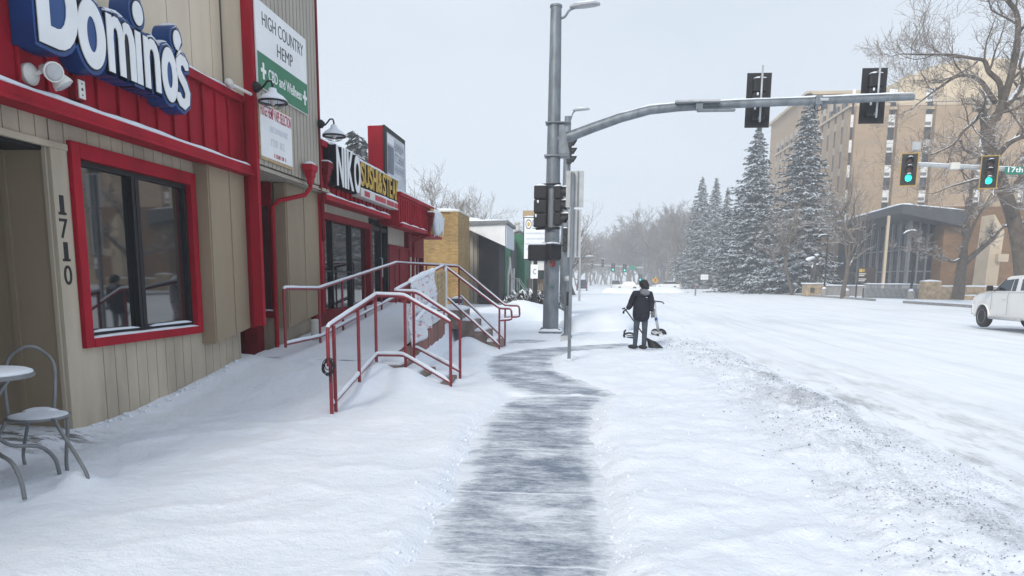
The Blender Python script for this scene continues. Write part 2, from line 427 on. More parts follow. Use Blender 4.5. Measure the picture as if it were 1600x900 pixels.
def ground_mat():
    s = NT('snow_ground'); tc = s.tc.outputs['Object']
    sp = s.n('ShaderNodeSeparateXYZ'); s.l(tc, sp.inputs[0]); X, Y = sp.outputs[0], sp.outputs[1]
    base = s.mix(s.rng(s.noise(.8, 5), .3, .7), (.755, .815, .905), (.81, .86, .94))
    # grit and salt thrown up by the plough, in a band along the kerb
    band = s.math('MULTIPLY', s.rng(X, 1.7, 2.9), s.rng(X, 4.1, 3.3))
    lng = s.math('MULTIPLY', s.rng(Y, 2.5, 5.0), s.rng(Y, 23, 17))
    zone = s.math('MULTIPLY', band, lng)
    patch = s.rng(s.noise(1.6, 4, .6, (1.3, .6, 1)), .42, .72)
    grit = s.rng(s.noise(38, 4, .8), .50, .62)
    f1 = s.math('MULTIPLY', s.math('MULTIPLY', zone, grit), s.math('ADD', s.math('MULTIPLY', patch, .85), .22))
    slush = s.math('MULTIPLY', s.math('MULTIPLY', zone, s.rng(s.noise(1.1, 7, .75, (1.6, .5, 1)), .46, .66)), .55)
    c = s.mix(s.math('MINIMUM', s.math('ADD', f1, slush), .9), base, (.19, .205, .235))
    s.l(c, s.b.inputs['Base Color']); s.b.inputs['Roughness'].default_value = .7
    bare = s.math('MULTIPLY', s.math('MULTIPLY', s.rng(X, -4.75, -5.2), s.rng(Y, 5.9, 6.4)), s.math('MULTIPLY', s.rng(Y, 7.25, 6.9), s.rng(s.noise(3.2, 6, .7, (.7, 1.6, 1)), .50, .58)))
    c = s.mix(s.math('MULTIPLY', bare, .85), c, (.06, .055, .05)); s.l(c, s.b.inputs['Base Color'])
    nb = s.bump(s.noise(7, 5, .6), .035, .7); nb = s.bump(s.noise(45, 4, .7), .011, .8, nb); nb = s.bump(s.noise(220, 2, .7), .003, .8, nb)
    s.l(nb, s.b.inputs['Normal'])
    return s.m
M['ground'] = ground_mat()
g = mb.build('snow_ground', M['ground'], smooth=True, fix=False); tag(g, kind='structure')
# shovelled walkway under the snow edges
def walk_mat():
    s = NT('swept_concrete')
    st = s.noise(3.0, 9, .76, (.62, 2.2, 1)); st2 = s.noise(16, 6, .8, (.8, 1.5, 1)); big = s.noise(1.3, 4, .6)
    sp = s.n('ShaderNodeSeparateXYZ'); s.l(s.tc.outputs['Object'], sp.inputs[0]); Y = sp.outputs[1]
    k = s.math('ADD', s.math('ADD', s.math('MULTIPLY', st, .50), s.math('MULTIPLY', st2, .38)), s.math('MULTIPLY', big, .45))
    near = s.rng(Y, 6.4, 3.4, 0, .055)
    k = s.math('ADD', k, near)
    joint = s.math('PINGPONG', s.math('ADD', Y, .35), .76); jl = s.rng(joint, .0, .022, 1, 0)
    k = s.math('ADD', k, s.math('MULTIPLY', jl, .13))
    ea = s.n('ShaderNodeAttribute'); ea.attribute_name = 'drift'
    k = s.math('ADD', k, s.math('MULTIPLY', ea.outputs['Fac'], .13))
    f = s.rng(k, .585, .79)
    conc = s.mix(s.rng(s.noise(55, 4, .8), .35, .65), (.095, .125, .185), (.22, .27, .35))
    c = s.mix(f, conc, (.72, .77, .84)); s.l(c, s.b.inputs['Base Color'])
    s.l(s.rng(f, 0, 1, .5, .75), s.b.inputs['Roughness'])
    nb = s.bump(k, .05, .6); nb = s.bump(s.noise(90, 3), .004, .7, nb); s.l(nb, s.b.inputs['Normal'])
    return s.m
M['walk'] = walk_mat()
mb = MB(); wx = axis([(-2.8, 2.6, .08, .08)]); wy = axis([(.2, 21, .06, .16)])
for y in wy:
    for x in wx:
        k = max(0, FB(x*.7, y*2.2, 1.3, 4))
        mb.v.append((x, y, -.052+.018*k+.008*FB(x, y*2, 6, 3)))
n_ = len(wx); mb.f = [(j*n_+i, j*n_+i+1, (j+1)*n_+i+1, (j+1)*n_+i) for j in range(len(wy)-1) for i in range(n_-1)]; mb.m = [0]*len(mb.f)
w = mb.build('walkway', M['walk'], smooth=True, fix=False)
WP = np.array([(v[0], v[1]) for v in mb.v]); WD = np.minimum(np.minimum(sdist(WP, PATH_A), sdist(WP, PATH_B)), sdist(WP, PATH_C))
at_ = w.data.attributes.new('drift', 'FLOAT', 'POINT'); at_.data.foreach_set('value', [sstep(-.15, .04, d+.07*FB(p[0], p[1], 4.5, 4)) for d, p in zip(WD.tolist(), WP.tolist())])
tag(w, kind='structure')
# road
def road_mat():
    s = NT('snowy_road')
    sp = s.n('ShaderNodeSeparateXYZ'); s.l(s.tc.outputs['Object'], sp.inputs[0]); X, Y = sp.outputs[0], sp.outputs[1]
    base = s.mix(s.rng(s.noise(.5, 5), .3, .7), (.75, .80, .865), (.83, .87, .915))
    st = s.noise(1.0, 6, .65, (1.5, .045, 1)); st2 = s.noise(1.0, 5, .65, (5, .25, 1))
    tr = s.rng(s.math('ADD', s.math('MULTIPLY', st, .7), s.math('MULTIPLY', st2, .35)), .50, .68, 0, .42)
    c = s.mix(tr, base, (.44, .49, .57))
    edge = s.math('MULTIPLY', s.rng(X, 6.5, 3.6), s.math('MULTIPLY', s.rng(Y, 3, 6), s.rng(Y, 19, 11)))
    e2 = s.math('MULTIPLY', edge, s.rng(s.noise(1.3, 6, .72, (1.4, .45, 1)), .48, .64, 0, .7))
    c = s.mix(e2, c, (.17, .18, .195))
    s.l(c, s.b.inputs['Base Color']); s.b.inputs['Roughness'].default_value = .7
    nb = s.bump(s.noise(1.0, 5, .6, (3, .3, 1)), .05, .6); nb = s.bump(s.noise(30, 4, .7), .010, .8, nb); s.l(nb, s.b.inputs['Normal'])
    return s.m
M['road'] = road_mat()
mb = MB(); rx = axis([(3.0, 7, .12, .3), (7, 27.05, .6, 1.0)]); ry = axis([(-60, 2, 8, .3), (2, 30, .16, .5), (30, 200, 1, 8), (200, 1500, 20, 200)])
for y in ry:
    for x in rx:
        z = -.055+.10*sstep(12, 27, x)+.02*FB(x*1.2, y*.25, .6, 3)+(.012*FB(x, y*.6, 3, 3) if y < 40 else 0)
        mb.v.append((x, y, z))
n_ = len(rx); mb.f = [(j*n_+i, j*n_+i+1, (j+1)*n_+i+1, (j+1)*n_+i) for j in range(len(ry)-1) for i in range(n_-1)]; mb.m = [0]*len(mb.f)
r_ = mb.build('road', M['road'], smooth=True, fix=False); tag(r_, kind='structure')
# far kerb, interrupted by two driveways
mb = MB()
for a, b in ((20, 49), (50, 64.5), (70.5, 140)):
    k = int((b-a)/2)+1
    for i in range(k):
        y0 = lerp(a, b, i/k); y1 = lerp(a, b, (i+1)/k); mb.box(26.78, 26.98, y0, y1, -.2, .245)
kb = mb.build('kerb', M['conc']); tag(kb, kind='structure')
# loose snow and dirty ice crumbs
mb = MB(); mb2 = MB(); rnd = random.Random(3)
for i in range(12000):
    y = 3.2+rnd.random()**1.35*17; x = ridge_x(y)-.35+rnd.gauss(0, .42)
    if x < 1.2 or x > 4.6 or N(x*1.1, y*.7, 1.1, 5)+.5*N(x, y, 3.1)+rnd.uniform(-.25, .25) < .02: continue
    r = rnd.choice((.004, .006, .008, .010, .013))*(1.0 if rnd.random() < .93 else 1.6)*(.34+y*.030)
    z = max(ground_z(x, y, 9), -.05)+r*.3
    (mb if rnd.random() < .5 else mb2).ball((x, y, z), (r*rnd.uniform(.8, 1.5), r*rnd.uniform(.8, 1.4), r*rnd.uniform(.6, 1)), 5, 3, Matrix.Rotation(rnd.random()*6, 3, 'Z'), .5)
M['grit'] = mat('dirty_ice', (.26, .285, .33), .8, .4, 8)
tag(mb.build('dirty_ice_crumbs', M['grit'], fix=False), 'dirty grey ice crumbs ploughed up along the kerb', 'ice crumbs', kind='stuff')
for i in range(650):
    s_ = rnd.random()
    if s_ < .72:
        k = rnd.choice([(PATH_A[i_], PATH_A[i_+1]) for i_ in list(range(0, 7))+list(range(11, 18))]); t = rnd.random()
        x = lerp(k[0][0], k[1][0], t)+rnd.gauss(0, .06); y = lerp(k[0][1], k[1][1], t)+rnd.gauss(0, .05)
        side = -1 if x < -.5 else 1; x += side*abs(rnd.gauss(.06, .09))
    else: x = rnd.uniform(.2, 2.4); y = rnd.uniform(2.8, 10)
    if y < 1.5: continue
    dp = float(min(sdist(np.array([[x, y]]), PATH_A)[0], 9)); r = rnd.choice((.004, .005, .007, .009, .013))*rnd.uniform(.8, 1.3)
    mb2.ball((x, y, max(ground_z(x, y, dp), -.1)+r*.3), (r*rnd.uniform(.8, 1.5), r*rnd.uniform(.8, 1.5), r*rnd.uniform(.6, 1)), 5, 3, Matrix.Rotation(rnd.random()*6, 3, 'Z'), .5)
for i in range(90):
    y = rnd.uniform(7.3, 10.8); x = -5.36+abs(rnd.gauss(0, .07)); r = rnd.choice((.008, .012, .018, .026))
    mb2.ball((x, y, ground_z(x, y, 9)+r*.3), (r*rnd.uniform(.8, 1.6), r*rnd.uniform(.8, 1.5), r*rnd.uniform(.6, 1)), 6, 4, Matrix.Rotation(rnd.random()*6, 3, 'Z'), .6)
tag(mb2.build('snow_crumbs', M['snow'], fix=False), 'loose white snow crumbs beside the shovelled walkway', 'snow crumbs', kind='stuff')
# ================================================================== SHOPS ON THE LEFT
def wall_rects(y0, y1, z0, z1, hole):
    a, b, c, d = hole
    return [(y0, a, z0, z1), (b, y1, z0, z1), (a, b, z0, c), (a, b, d, z1)]
# ---- first shop: beige board siding, red fascia
S1 = thing('shop_building', 'beige sided shop with red fascia, black framed window and dark entry alcove', 'shop', (-5.4, 9, 0))
mb = MB()
mb.box(-12, -5.53, 7.08, 10.98, -.4, 6.6)
mb.box(-12, -5.53, 3.2, 7.08, 2.99, 6.6)
mb.box(-12, -8.2, 3.2, 7.08, -.4, 2.99)
mb.box(-12, -5.41, -5, 3.2, -.4, 3.4)  # unseen rear block, kept low so its shadow leaves the foreground bright
H1 = (7.44, 9.66, .98, 2.96)
for r in wall_rects(7.10, 10.96, -.4, 3.3, H1): mb.box(-5.53, -5.415, r[0], r[1], r[2], r[3])
for r in wall_rects(7.30, 10.96, -.4, 3.24, H1): mb.boards_x(-5.415, -5.40, r[0], r[1], r[2], r[3], .205)
mb.boards_x(-5.53, -5.40, 3.2, 7.06, 3.02, 3.24, .205)
mb.build('wall', M['beige'], S1)
mb = MB(); mb.boards_y(7.08, 7.065, -8.2, -5.44, -.4, 2.96, .56, .02)
for x in (-7.6, -7.04, -6.48, -5.92): mb.box(x-.03, x+.03, 7.045, 7.065, -.4, 2.96)
mb.build('alcove_wall', M['taupe'], S1)
MB().box(-8.2, -5.46, 3.2, 7.06, 2.93, 2.985).build('alcove_soffit', M['black'], S1)
mb = MB(); mb.box(-5.425, -5.385, 7.06, 7.29, -.4, 3.0); mb.box(-5.47, -5.425, 7.035, 7.075, -.4, 3.0); mb.box(-5.425, -5.37, 3.2, 7.3, 2.955, 3.02)
mb.build('corner_trim', M['beige'], S1, bevel=.004)
mb = MB(); mb.boards_x(-5.53, -5.46, 3.2, 10.9, 4.3, 6.62, .57, .016); mb.box(-5.46, -5.145, 10.955, 10.99, 4.3, 6.62); mb.build('upper_wall', M['cream'], S1)
# fascia
mb = MB(); mb.box(-5.40, -5.22, 3.2, 10.9, 3.27, 4.32)
y = 3.2
while y < 10.85: mb.box(-5.22, -5.185, y, y+.028, 3.34, 4.26); y += .365
mb.box(-5.40, -5.06, 3.2, 10.98, 3.235, 3.345); mb.box(-5.24, -5.02, 3.2, 11.0, 3.20, 3.233)
mb.box(-5.46, -5.15, 3.2, 10.92, 4.25, 4.36); mb.box(-5.46, -5.17, 10.88, 10.90, 3.35, 4.25); mb.box(-5.40, -5.145, 10.955, 10.985, .9, 4.3)
fa = mb.build('fascia', M['red'], S1, bevel=.004)
mb = MB(); mb.drift([(-5.13, 3.3, 3.345), (-5.13, 10.95, 3.345)], .12, .055, 1, .07, .6); mb.build('snow_cap', M['snow'], fa, smooth=True)
mb = MB(); mb.drift([(-5.30, 3.3, 4.36), (-5.30, 10.85, 4.36)], .26, .07, 2, .1, .3)
mb.build('snow_cap', M['snow'], fa, smooth=True)
# window
mb = MB(); z0, z1, y0, y1 = .90, 3.07, 7.32, 9.76
mb.box(-5.46, -5.345, y0, y0+.13, z0, z1); mb.box(-5.46, -5.345, y1-.13, y1, z0, z1); mb.box(-5.46, -5.343, y0+.13, y1-.13, z1-.16, z1); mb.box(-5.46, -5.335, y0+.13, y1-.13, z0, z0+.10)
W1 = mb.build('window', M['red'], S1, bevel=.005)
mb = MB(); a, b, c, d = 7.45, 9.63, 1.00, 2.91
for yy in (a, b-.06): mb.box(-5.50, -5.42, yy, yy+.06, c, d)
for zz in (c, d-.06): mb.box(-5.50, -5.42, a+.06, b-.06, zz, zz+.06)
for yy in (8.40, 8.47): mb.box(-5.50, -5.405, yy, yy+.055, c+.06, d-.06)
mb.box(-5.49, -5.44, 8.56, 8.60, c+.06, d-.06)
mb.build('frame', M['black'], W1, bevel=.004)
mb = MB(); mb.box(-5.485, -5.47, a+.03, 8.44, c+.03, d-.03); mb.build('pane', M['glass'], W1)
mb = MB(); mb.box(-5.475, -5.462, 8.46, b-.03, c+.03, d-.03); mb.build('pane', M['glass'], W1)
mb = MB(); mb.drift([(-5.39, a-.0, z0+.10), (-5.39, b, z0+.10)], .10, .03, 5, .08); mb.drift([(-5.42, 7.52, c+.06), (-5.42, 8.36, c+.06)], .05, .03, 7, .06); mb.drift([(-5.42, 8.62, c+.06), (-5.42, 9.55, c+.06)], .05, .03, 8, .06)
mb.build('snow_cap', M['snow'], W1, smooth=True)
# house number
for i, ch in enumerate('1710'):
    p = at(97+i*3.3, 320+i*36.5, 'X', -5.38)
    text('house_number', ch, (-5.384, p.y, p.z-.10), .20, FACE_X, M['black'], S1, width=.06 if ch == '1' else .115, extrude=.005, offset=.004, align='CENTER')
    if ch == '1': MB().box(-5.384, -5.379, p.y-.055, p.y+.055, p.z-.10, p.z-.075).build('house_number', M['black'], S1)
# slanted wing panel and red corner post
mb = MB(); mb.prism([(-5.40, 9.80, .74), (-5.40, 10.90, .90), (-5.40, 10.90, 3.23), (-5.40, 9.80, 3.23)], (.20, 0, 0)); pn = mb.build('wing_panel', M['taupe'], S1)
mb = MB(); mb.box(-5.20, -5.185, 10.42, 10.47, .84, 3.23); mb.box(-5.20, -5.185, 9.83, 9.87, .76, 3.23); mb.build('batten', M['taupe'], pn)
mb = MB(); mb.box(-5.14, -4.98, 10.90, 10.995, .93, 7.6); mb.build('corner_post', M['red'], S1, bevel=.005)
# ---- tower with hanging upper storey
S2 = thing('shop_building', 'narrow grey ribbed shop with overhanging upper storey and red entry recess', 'shop', (-5.2, 12.5, 0))
mb = MB(); mb.box(-12, -5.03, 11.0, 13.55, 3.40, 8.6); mb.boards_x(-5.03, -4.985, 11.0, 13.55, 3.40, 8.6, .152, .022)
mb.build('upper_wall', M['greysid'], S2)
mb = MB(); mb.box(-6.6, -5.0, 11.0, 14.1, 3.33, 3.375)
x = -6.5
while x < -5.0: mb.box(x, x+.10, 11.0, 14.1, 3.31, 3.33); x += .13
mb.build('soffit', M['greysid'], S2)
MB().box(-5.02, -4.965, 13.555, 13.62, 3.3, 8.6).build('corner_trim', M['dred'], S2)
mb = MB(); mb.box(-12, -6.2, 11.0, 12.4, -.3, 3.33); mb.box(-12, -5.45, 12.4, 14.3, -.3, 3.33); mb.boards_y(12.4, 12.385, -6.2, -5.45, -.3, .98, .15)
mb.build('wall', M['beige'], S2)
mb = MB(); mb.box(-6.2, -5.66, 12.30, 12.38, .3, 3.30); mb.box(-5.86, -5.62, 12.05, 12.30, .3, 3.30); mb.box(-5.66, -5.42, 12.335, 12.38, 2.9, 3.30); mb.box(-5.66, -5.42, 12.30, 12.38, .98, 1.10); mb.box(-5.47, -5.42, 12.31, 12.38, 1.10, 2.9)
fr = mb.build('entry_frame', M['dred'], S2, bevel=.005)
MB().box(-5.655, -5.475, 12.35, 12.38, 1.1, 2.9).build('pane', M['glass'], fr)
mb = MB(); mb.drift([(-5.64, 12.32, 1.10), (-5.44, 12.32, 1.10)], .08, .04, 3, .05); mb.build('snow_cap', M['snow'], fr, smooth=True)
MB().box(-6.2, -6.16, 11.3, 12.0, .3, 2.9).build('door', M['dred'], S2, bevel=.006)
mb = MB(); mb.prism([(-5.40, 12.42, .80), (-5.40, 14.0, 1.0), (-5.40, 14.0, 3.30), (-5.40, 12.42, 3.30)], (.20, 0, 0)); pn = mb.build('wing_panel', M['taupe'], S2)
mb = MB(); mb.box(-5.20, -5.185, 13.25, 13.30, .95, 3.30); mb.box(-5.20, -5.185, 12.46, 12.50, .86, 3.30); mb.build('batten', M['taupe'], pn)
MB().box(-5.24, -5.15, 14.0, 14.1, 1.0, 3.3).build('corner_trim', M['red'], S2, bevel=.004)
def rainhead(p, par, pipe, mat_='red', s=1.0):
    mb = MB(); prof = [(.07, -.22), (.08, -.10), (.11, -.06), (.115, .02), (.15, .05), (.165, .16), (.15, .17)]
    for (a, za), (b, zb) in zip(prof, prof[1:]):
        a *= s; b *= s; za *= s; zb *= s
        q = [V(p)+V((sx*r_*.7, sy*r_, z_)) for r_, z_ in ((a, za), (b, zb)) for sx, sy in ((-1, -1), (1, -1), (1, 1), (-1, 1))]
        mb.add(q, [(0, 1, 5, 4), (1, 2, 6, 5), (2, 3, 7, 6), (3, 0, 4, 7), (3, 2, 1, 0), (4, 5, 6, 7)])
    mb.tube([V(p)+V((0, 0, -.2*s))]+[V(q) for q in pipe], .045*s, 8)
    o = mb.build('downspout', M[mat_], par, smooth=True, auto=35)
    mb = MB(); mb.drift([V(p)+V((0, -.14*s, .17*s)), V(p)+V((0, .14*s, .17*s))], .22*s, .05, 4, .04); mb.build('snow_cap', M['snow'], o, smooth=True)
rainhead((-4.86, 12.75, 3.50), S2, [(-4.86, 12.75, 3.25), (-4.93, 12.66, 3.12), (-5.28, 12.32, 2.98), (-5.36, 12.26, 2.88), (-5.36, 12.24, .45)], 'red', .85)
# ---- long red shop
S3 = thing('shop_building', 'long dark red shop with glazed front behind the ramp railing', 'shop', (-5.4, 19, 0))
mb = MB(); mb.box(-14, -5.55, 14.3, 24.25, -.3, 4.25)
mb.boards_x(-5.55, -5.40, 14.1, 18.0, 3.02, 3.25, .16, .02)
mb.boards_x(-5.55, -5.40, 19.75, 21.6, 2.62, 3.15, .16, .02)
mb.boards_x(-5.55, -5.42, 22.2, 23.2, .5, 2.35, .16, .02)
mb.build('wall', M['greysid'], S3)
mb = MB(); mb.box(-5.55, -5.33, 14.1, 18.05, 2.88, 3.02); mb.box(-5.55, -5.34, 17.93, 18.06, .9, 2.88); mb.box(-5.55, -5.35, 14.1, 14.72, .5, 2.88); mb.box(-5.55, -5.35, 14.72, 17.93, .5, 1.02)
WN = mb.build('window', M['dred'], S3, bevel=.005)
mb = MB()
for yy in (15.32, 16.62): mb.box(-5.50, -5.40, yy, yy+.05, 1.02, 2.88)
mb.box(-5.50, -5.415, 14.72, 17.93, 1.80, 1.84)
mb.build('frame', M['black'], WN)
for a, b in ((14.72, 15.32), (15.37, 16.62), (16.67, 17.93)): MB().box(-5.50, -5.465, a, b, 1.02, 2.88).build('pane', M['glass'], WN)
mb = MB(); mb.box(-5.55, -5.50, 18.06, 19.7, .8, 3.2); mb.build('entry_recess', M['dark'], S3)
mb = MB()
for yy in (18.12, 18.95, 19.6): mb.box(-5.50, -5.36, yy, yy+.07, .9, 3.1)
mb.box(-5.50, -5.38, 18.19, 19.6, 2.9, 3.0); mb.box(-5.50, -5.39, 18.19, 19.6, .9, 1.05)
DR = mb.build('door', M['black'], S3); MB().box(-5.48, -5.45, 18.19, 18.95, 1.05, 2.9).build('pane', M['glass'], DR); MB().box(-5.48, -5.45, 19.02, 19.6, 1.05, 2.9).build('pane', M['glass'], DR)
MB().tube([(-5.36, 18.85, 1.7), (-5.30, 18.85, 1.72), (-5.30, 18.85, 2.2), (-5.36, 18.85, 2.22)], .015, 6).build('handle', M['galvl'], DR)
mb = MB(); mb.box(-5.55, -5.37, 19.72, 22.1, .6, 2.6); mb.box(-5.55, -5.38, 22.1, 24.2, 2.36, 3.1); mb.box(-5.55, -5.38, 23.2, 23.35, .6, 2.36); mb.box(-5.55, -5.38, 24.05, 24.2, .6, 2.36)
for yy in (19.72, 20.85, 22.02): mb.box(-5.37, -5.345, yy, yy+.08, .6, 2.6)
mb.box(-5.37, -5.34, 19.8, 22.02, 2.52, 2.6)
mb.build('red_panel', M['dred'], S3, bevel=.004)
MB().box(-5.55, -5.45, 23.35, 24.05, .6, 2.36).build('pane', M['glass'], S3)
mb = MB(); mb.box(-5.40, -5.22, 14.1, 19.3, 3.25, 4.25)
y = 14.2
while y < 19.2: mb.box(-5.22, -5.185, y, y+.03, 3.34, 4.2); y += .30
mb.box(-5.40, -5.06, 14.1, 18.9, 3.20, 3.30); mb.box(-5.46, -5.12, 14.1, 19.3, 4.22, 4.33)
mb.box(-5.60, -5.16, 13.63, 14.1, 3.38, 4.42)
fa = mb.build('fascia', M['red'], S3, bevel=.004)
mb = MB(); mb.drift([(-5.12, 14.2, 3.30), (-5.12, 18.85, 3.30)], .11, .05, 12, .08, .6); mb.drift([(-5.3, 14.1, 4.33), (-5.3, 19.2, 4.33)], .28, .09, 13); mb.drift([(-5.35, 13.65, 4.42), (-5.35, 14.1, 4.42)], .4, .10, 14)
mb.build('snow_cap', M['snow'], fa, smooth=True)
mb = MB(); mb.box(-5.62, -4.96, 19.32, 24.25, 3.08, 3.92)
y = 19.45
while y < 22.4: mb.box(-4.96, -4.925, y, y+.03, 3.16, 3.80); y += .26
mb.box(-4.99, -4.86, 19.30, 22.5, 3.04, 3.14); mb.box(-5.62, -4.90, 19.30, 24.3, 3.86, 3.96); mb.box(-4.96, -4.90, 22.55, 24.25, 3.10, 3.80); mb.box(-5.5, -4.78, 22.5, 24.3, 2.98, 3.06)
cb = mb.build('canopy', M['red'], S3, bevel=.004)
mb = MB(); mb.drift([(-5.25, 19.3, 3.96), (-5.25, 24.3, 3.96)], .75, .10, 15); mb.drift([(-4.92, 19.4, 3.14), (-4.92, 22.45, 3.14)], .09, .05, 16, .06, .7); mb.build('snow_cap', M['snow'], cb, smooth=True)
rainhead((-4.82, 22.7, 3.55), S3, [(-4.84, 22.7, 3.2), (-4.92, 22.6, 3.02), (-5.25, 22.2, 2.78), (-5.30, 22.15, .7)], 'dred')
rainhead((-5.0, 13.95, 3.72), S3, [(-5.0, 13.95, 3.5), (-5.05, 13.95, 3.3), (-5.12, 14.02, 3.1), (-5.12, 14.05, 2.4)], 'dred', .9)
# ---- ramp and stairs
RP = thing('access_ramp', 'snowed-over sloping ramp with weathered red plank skirt along the shops', 'ramp', (-4.2, 11.4, 0))
mb = MB(); ys = [11.3+i*.12 for i in range(66)]; xs = [-5.39+i*.145 for i in range(16)]
for y in ys:
    for x in xs: mb.v.append((x, y, deck(y)+.02*FB(x, y, 2.2, 3)+.05*sstep(-4.6, -5.35, x)+.03*max(0, FB(x, y, 4, 3))))
k = len(xs); mb.f = [(j*k+i, j*k+i+1, (j+1)*k+i+1, (j+1)*k+i) for j in range(len(ys)-1) for i in range(k-1)]; mb.m = [0]*len(mb.f)
mb.build('snow_deck', M['snow'], RP, smooth=True, fix=False)
mb = MB(); y = 11.95
while y < 16.45:
    d = deck(y)-.015+.0*y; mb.box(-3.24, -3.205+random.uniform(0, .008), y, y+.125, -.2, d); y += .14
mb.build('plank_skirt', M['wood'], RP)
MB().prism([(-5.38, 11.3, -.3), (-5.38, 11.3, .30), (-5.38, 19.1, .95), (-5.38, 19.1, -.3)], (2.13, 0, 0)).build('base', M['conc'], RP)
def stairs(name, label, x0, x1, y0, y1, z, n, skew=0.0):
    t = thing(name, label, 'steps', ((x0+x1)/2, (y0+y1)/2, 0))
    for i in range(n):
        xa = lerp(x0, x1, i/n); xb = lerp(x0, x1, (i+1)/n)+.03; zt = z*(1-i/n)-.06
        o = MB().box(xa-(.3 if i == 0 else 0), xb, y0, y1, zt-z/n-.2, zt).build('step', M['stepstone'], t, bevel=.015)
        mb = MB(); w_ = (xb-xa)*.92+(.25 if i == 0 else 0)
        mb.drift([((xa+xb)/2-.05, y0+.03, zt), ((xa+xb)/2-.05, y1-.03, zt)], w_, .085, i+3, .08, .5); mb.build('snow_cap', M['snow'], o, smooth=True)
    return t
stairs('stone_steps', 'near set of snowy stone steps between the red railings', -3.25, -2.15, 10.98, 12.05, .40, 3)
stairs('stone_steps', 'farther taller set of stone steps beside the torn banner', -3.25, -2.05, 17.25, 18.5, 1.0, 4)
def railing(name, label, tops, posts, low, r=.024, sn=.04):
    t = thing(name, label, 'railing', tops[0][0:2]+(posts[0][3],) if False else (posts[0][0], posts[0][1], posts[0][2]))
    def bend(pts):
        out = [V(pts[0])]
        for i in range(1, len(pts)-1):
            a, b, c = V(pts[i-1]), V(pts[i]), V(pts[i+1]); k1 = min(.07, (a-b).length*.3); k2 = min(.07, (c-b).length*.3)
            p = b+(a-b).normalized()*k1; q = b+(c-b).normalized()*k2
            out += [p, p.lerp(b, .6).lerp(q.lerp(b, .6), .5), q]
        out.append(V(pts[-1])); return out
    o = MB().tube(bend(tops), r, 10).build('handrail', M['rail'], t, smooth=True, auto=40)
    mb = MB(); mb.drift([V(p)+V((0, 0, r*.75)) for p in bend(tops)], r*1.9, sn, 2, .05, .25); mb.build('snow_cap', M['snow'], o, smooth=True)
    for lw in low:
        o = MB().tube(bend(lw), r*.85, 8).build('lower_rail', M['rail'], t, smooth=True, auto=40)
        mb = MB(); mb.drift([V(p)+V((0, 0, r*.7)) for p in bend(lw)], r*2.3, sn*1.25, 6, .05, .4); mb.build('snow_cap', M['snow'], o, smooth=True)
    for (x, y, z0, z1) in posts:
        MB().tube([(x, y, z0-.12), (x, y, z1)], r, 10).build('post', M['rail'], t, smooth=True, auto=40)
    return t
# A near ramp rail bending down the near stairs
A0 = (-3.07, 8.46, 1.09); A1 = (-3.21, 11.0, 1.42); A2 = (-2.75, 10.98, 1.41); A3 = (-2.02, 10.9, 1.03)
railing('handrail', 'nearest snow-topped red handrail from the ramp foot down the near steps', [(-3.07, 8.46, .62), A0, A1, A2, A3], [(-3.06, 8.50, .02, .70), (-3.05, 8.62, .05, 1.1), (-3.13, 9.85, .2, 1.27), (-3.20, 10.95, .36, 1.42), (-2.75, 11.0, .40, 1.40), (-2.02, 10.9, -.02, 1.03)],
        [[(-3.07, 8.52, .12), (-3.20, 10.95, .50), (-2.78, 10.98, .50), (-2.03, 10.9, .10)]])
# B outer ramp rail bending down the far side of the near stairs
railing('handrail', 'snow-topped red handrail along the outer ramp edge carrying the banner', [(-3.22, 16.5, 1.97), (-3.22, 12.15, 1.46), (-2.82, 12.12, 1.45), (-2.08, 12.1, .99)], [(-2.08, 12.1, -.02, .99), (-2.88, 12.12, .42, 1.45), (-3.22, 13.5, .5, 1.6), (-3.22, 15.0, .7, 1.78)],
        [[(-3.2, 13.2, .62), (-2.9, 12.15, .50), (-2.82, 12.12, .50), (-2.08, 12.1, .12)]])
# C rail beside the shop windows
railing('handrail', 'long red handrail running beside the shop windows up the ramp', [(-4.83, 11.35, .55), (-4.83, 11.35, 1.50), (-4.83, 12.9, 1.48), (-4.90, 18.7, 2.08), (-3.26, 18.75, 2.0)], [(-4.84, 12.95, .45, 1.48), (-4.86, 14.3, .58, 1.62), (-4.88, 15.9, .75, 1.78), (-4.9, 17.3, .9, 1.93), (-4.90, 18.65, 1.0, 2.08), (-4.1, 18.73, 1.0, 2.05)],
        [[(-4.83, 11.35, .60), (-4.83, 12.9, .60), (-4.90, 18.6, 1.20)]])
# D, E second stair rails with looped ends
railing('handrail', 'near red handrail with looped end on the farther steps', [(-3.24, 16.75, 1.97), (-2.0, 17.15, 1.00), (-1.72, 17.18, 1.00), (-1.70, 17.18, .74), (-2.0, 17.15, .72)], [(-3.24, 16.7, .9, 1.97), (-2.0, 17.15, 0, 1.0)], [[(-3.2, 16.78, 1.25), (-2.0, 17.15, .12)]])
railing('handrail', 'far red handrail with looped end on the farther steps', [(-3.26, 18.75, 2.0), (-2.02, 18.6, 1.02), (-1.66, 18.6, 1.02), (-1.64, 18.6, .74), (-2.02, 18.6, .72)], [(-3.24, 18.72, 1.0, 1.99), (-2.02, 18.6, 0, 1.02)], [[(-3.2, 18.7, 1.25), (-2.02, 18.6, .14)]])
# white conduit post at panel foot
tag(MB().lathe([(.09, .3), (.09, .86), (.10, .87), (.10, .90), (.02, .92)], (-5.0, 13.15, .0), 14).build('bollard', M['offwhite'], smooth=True, auto=40), 'short pale post beside the handrail under the taupe panel', 'post')
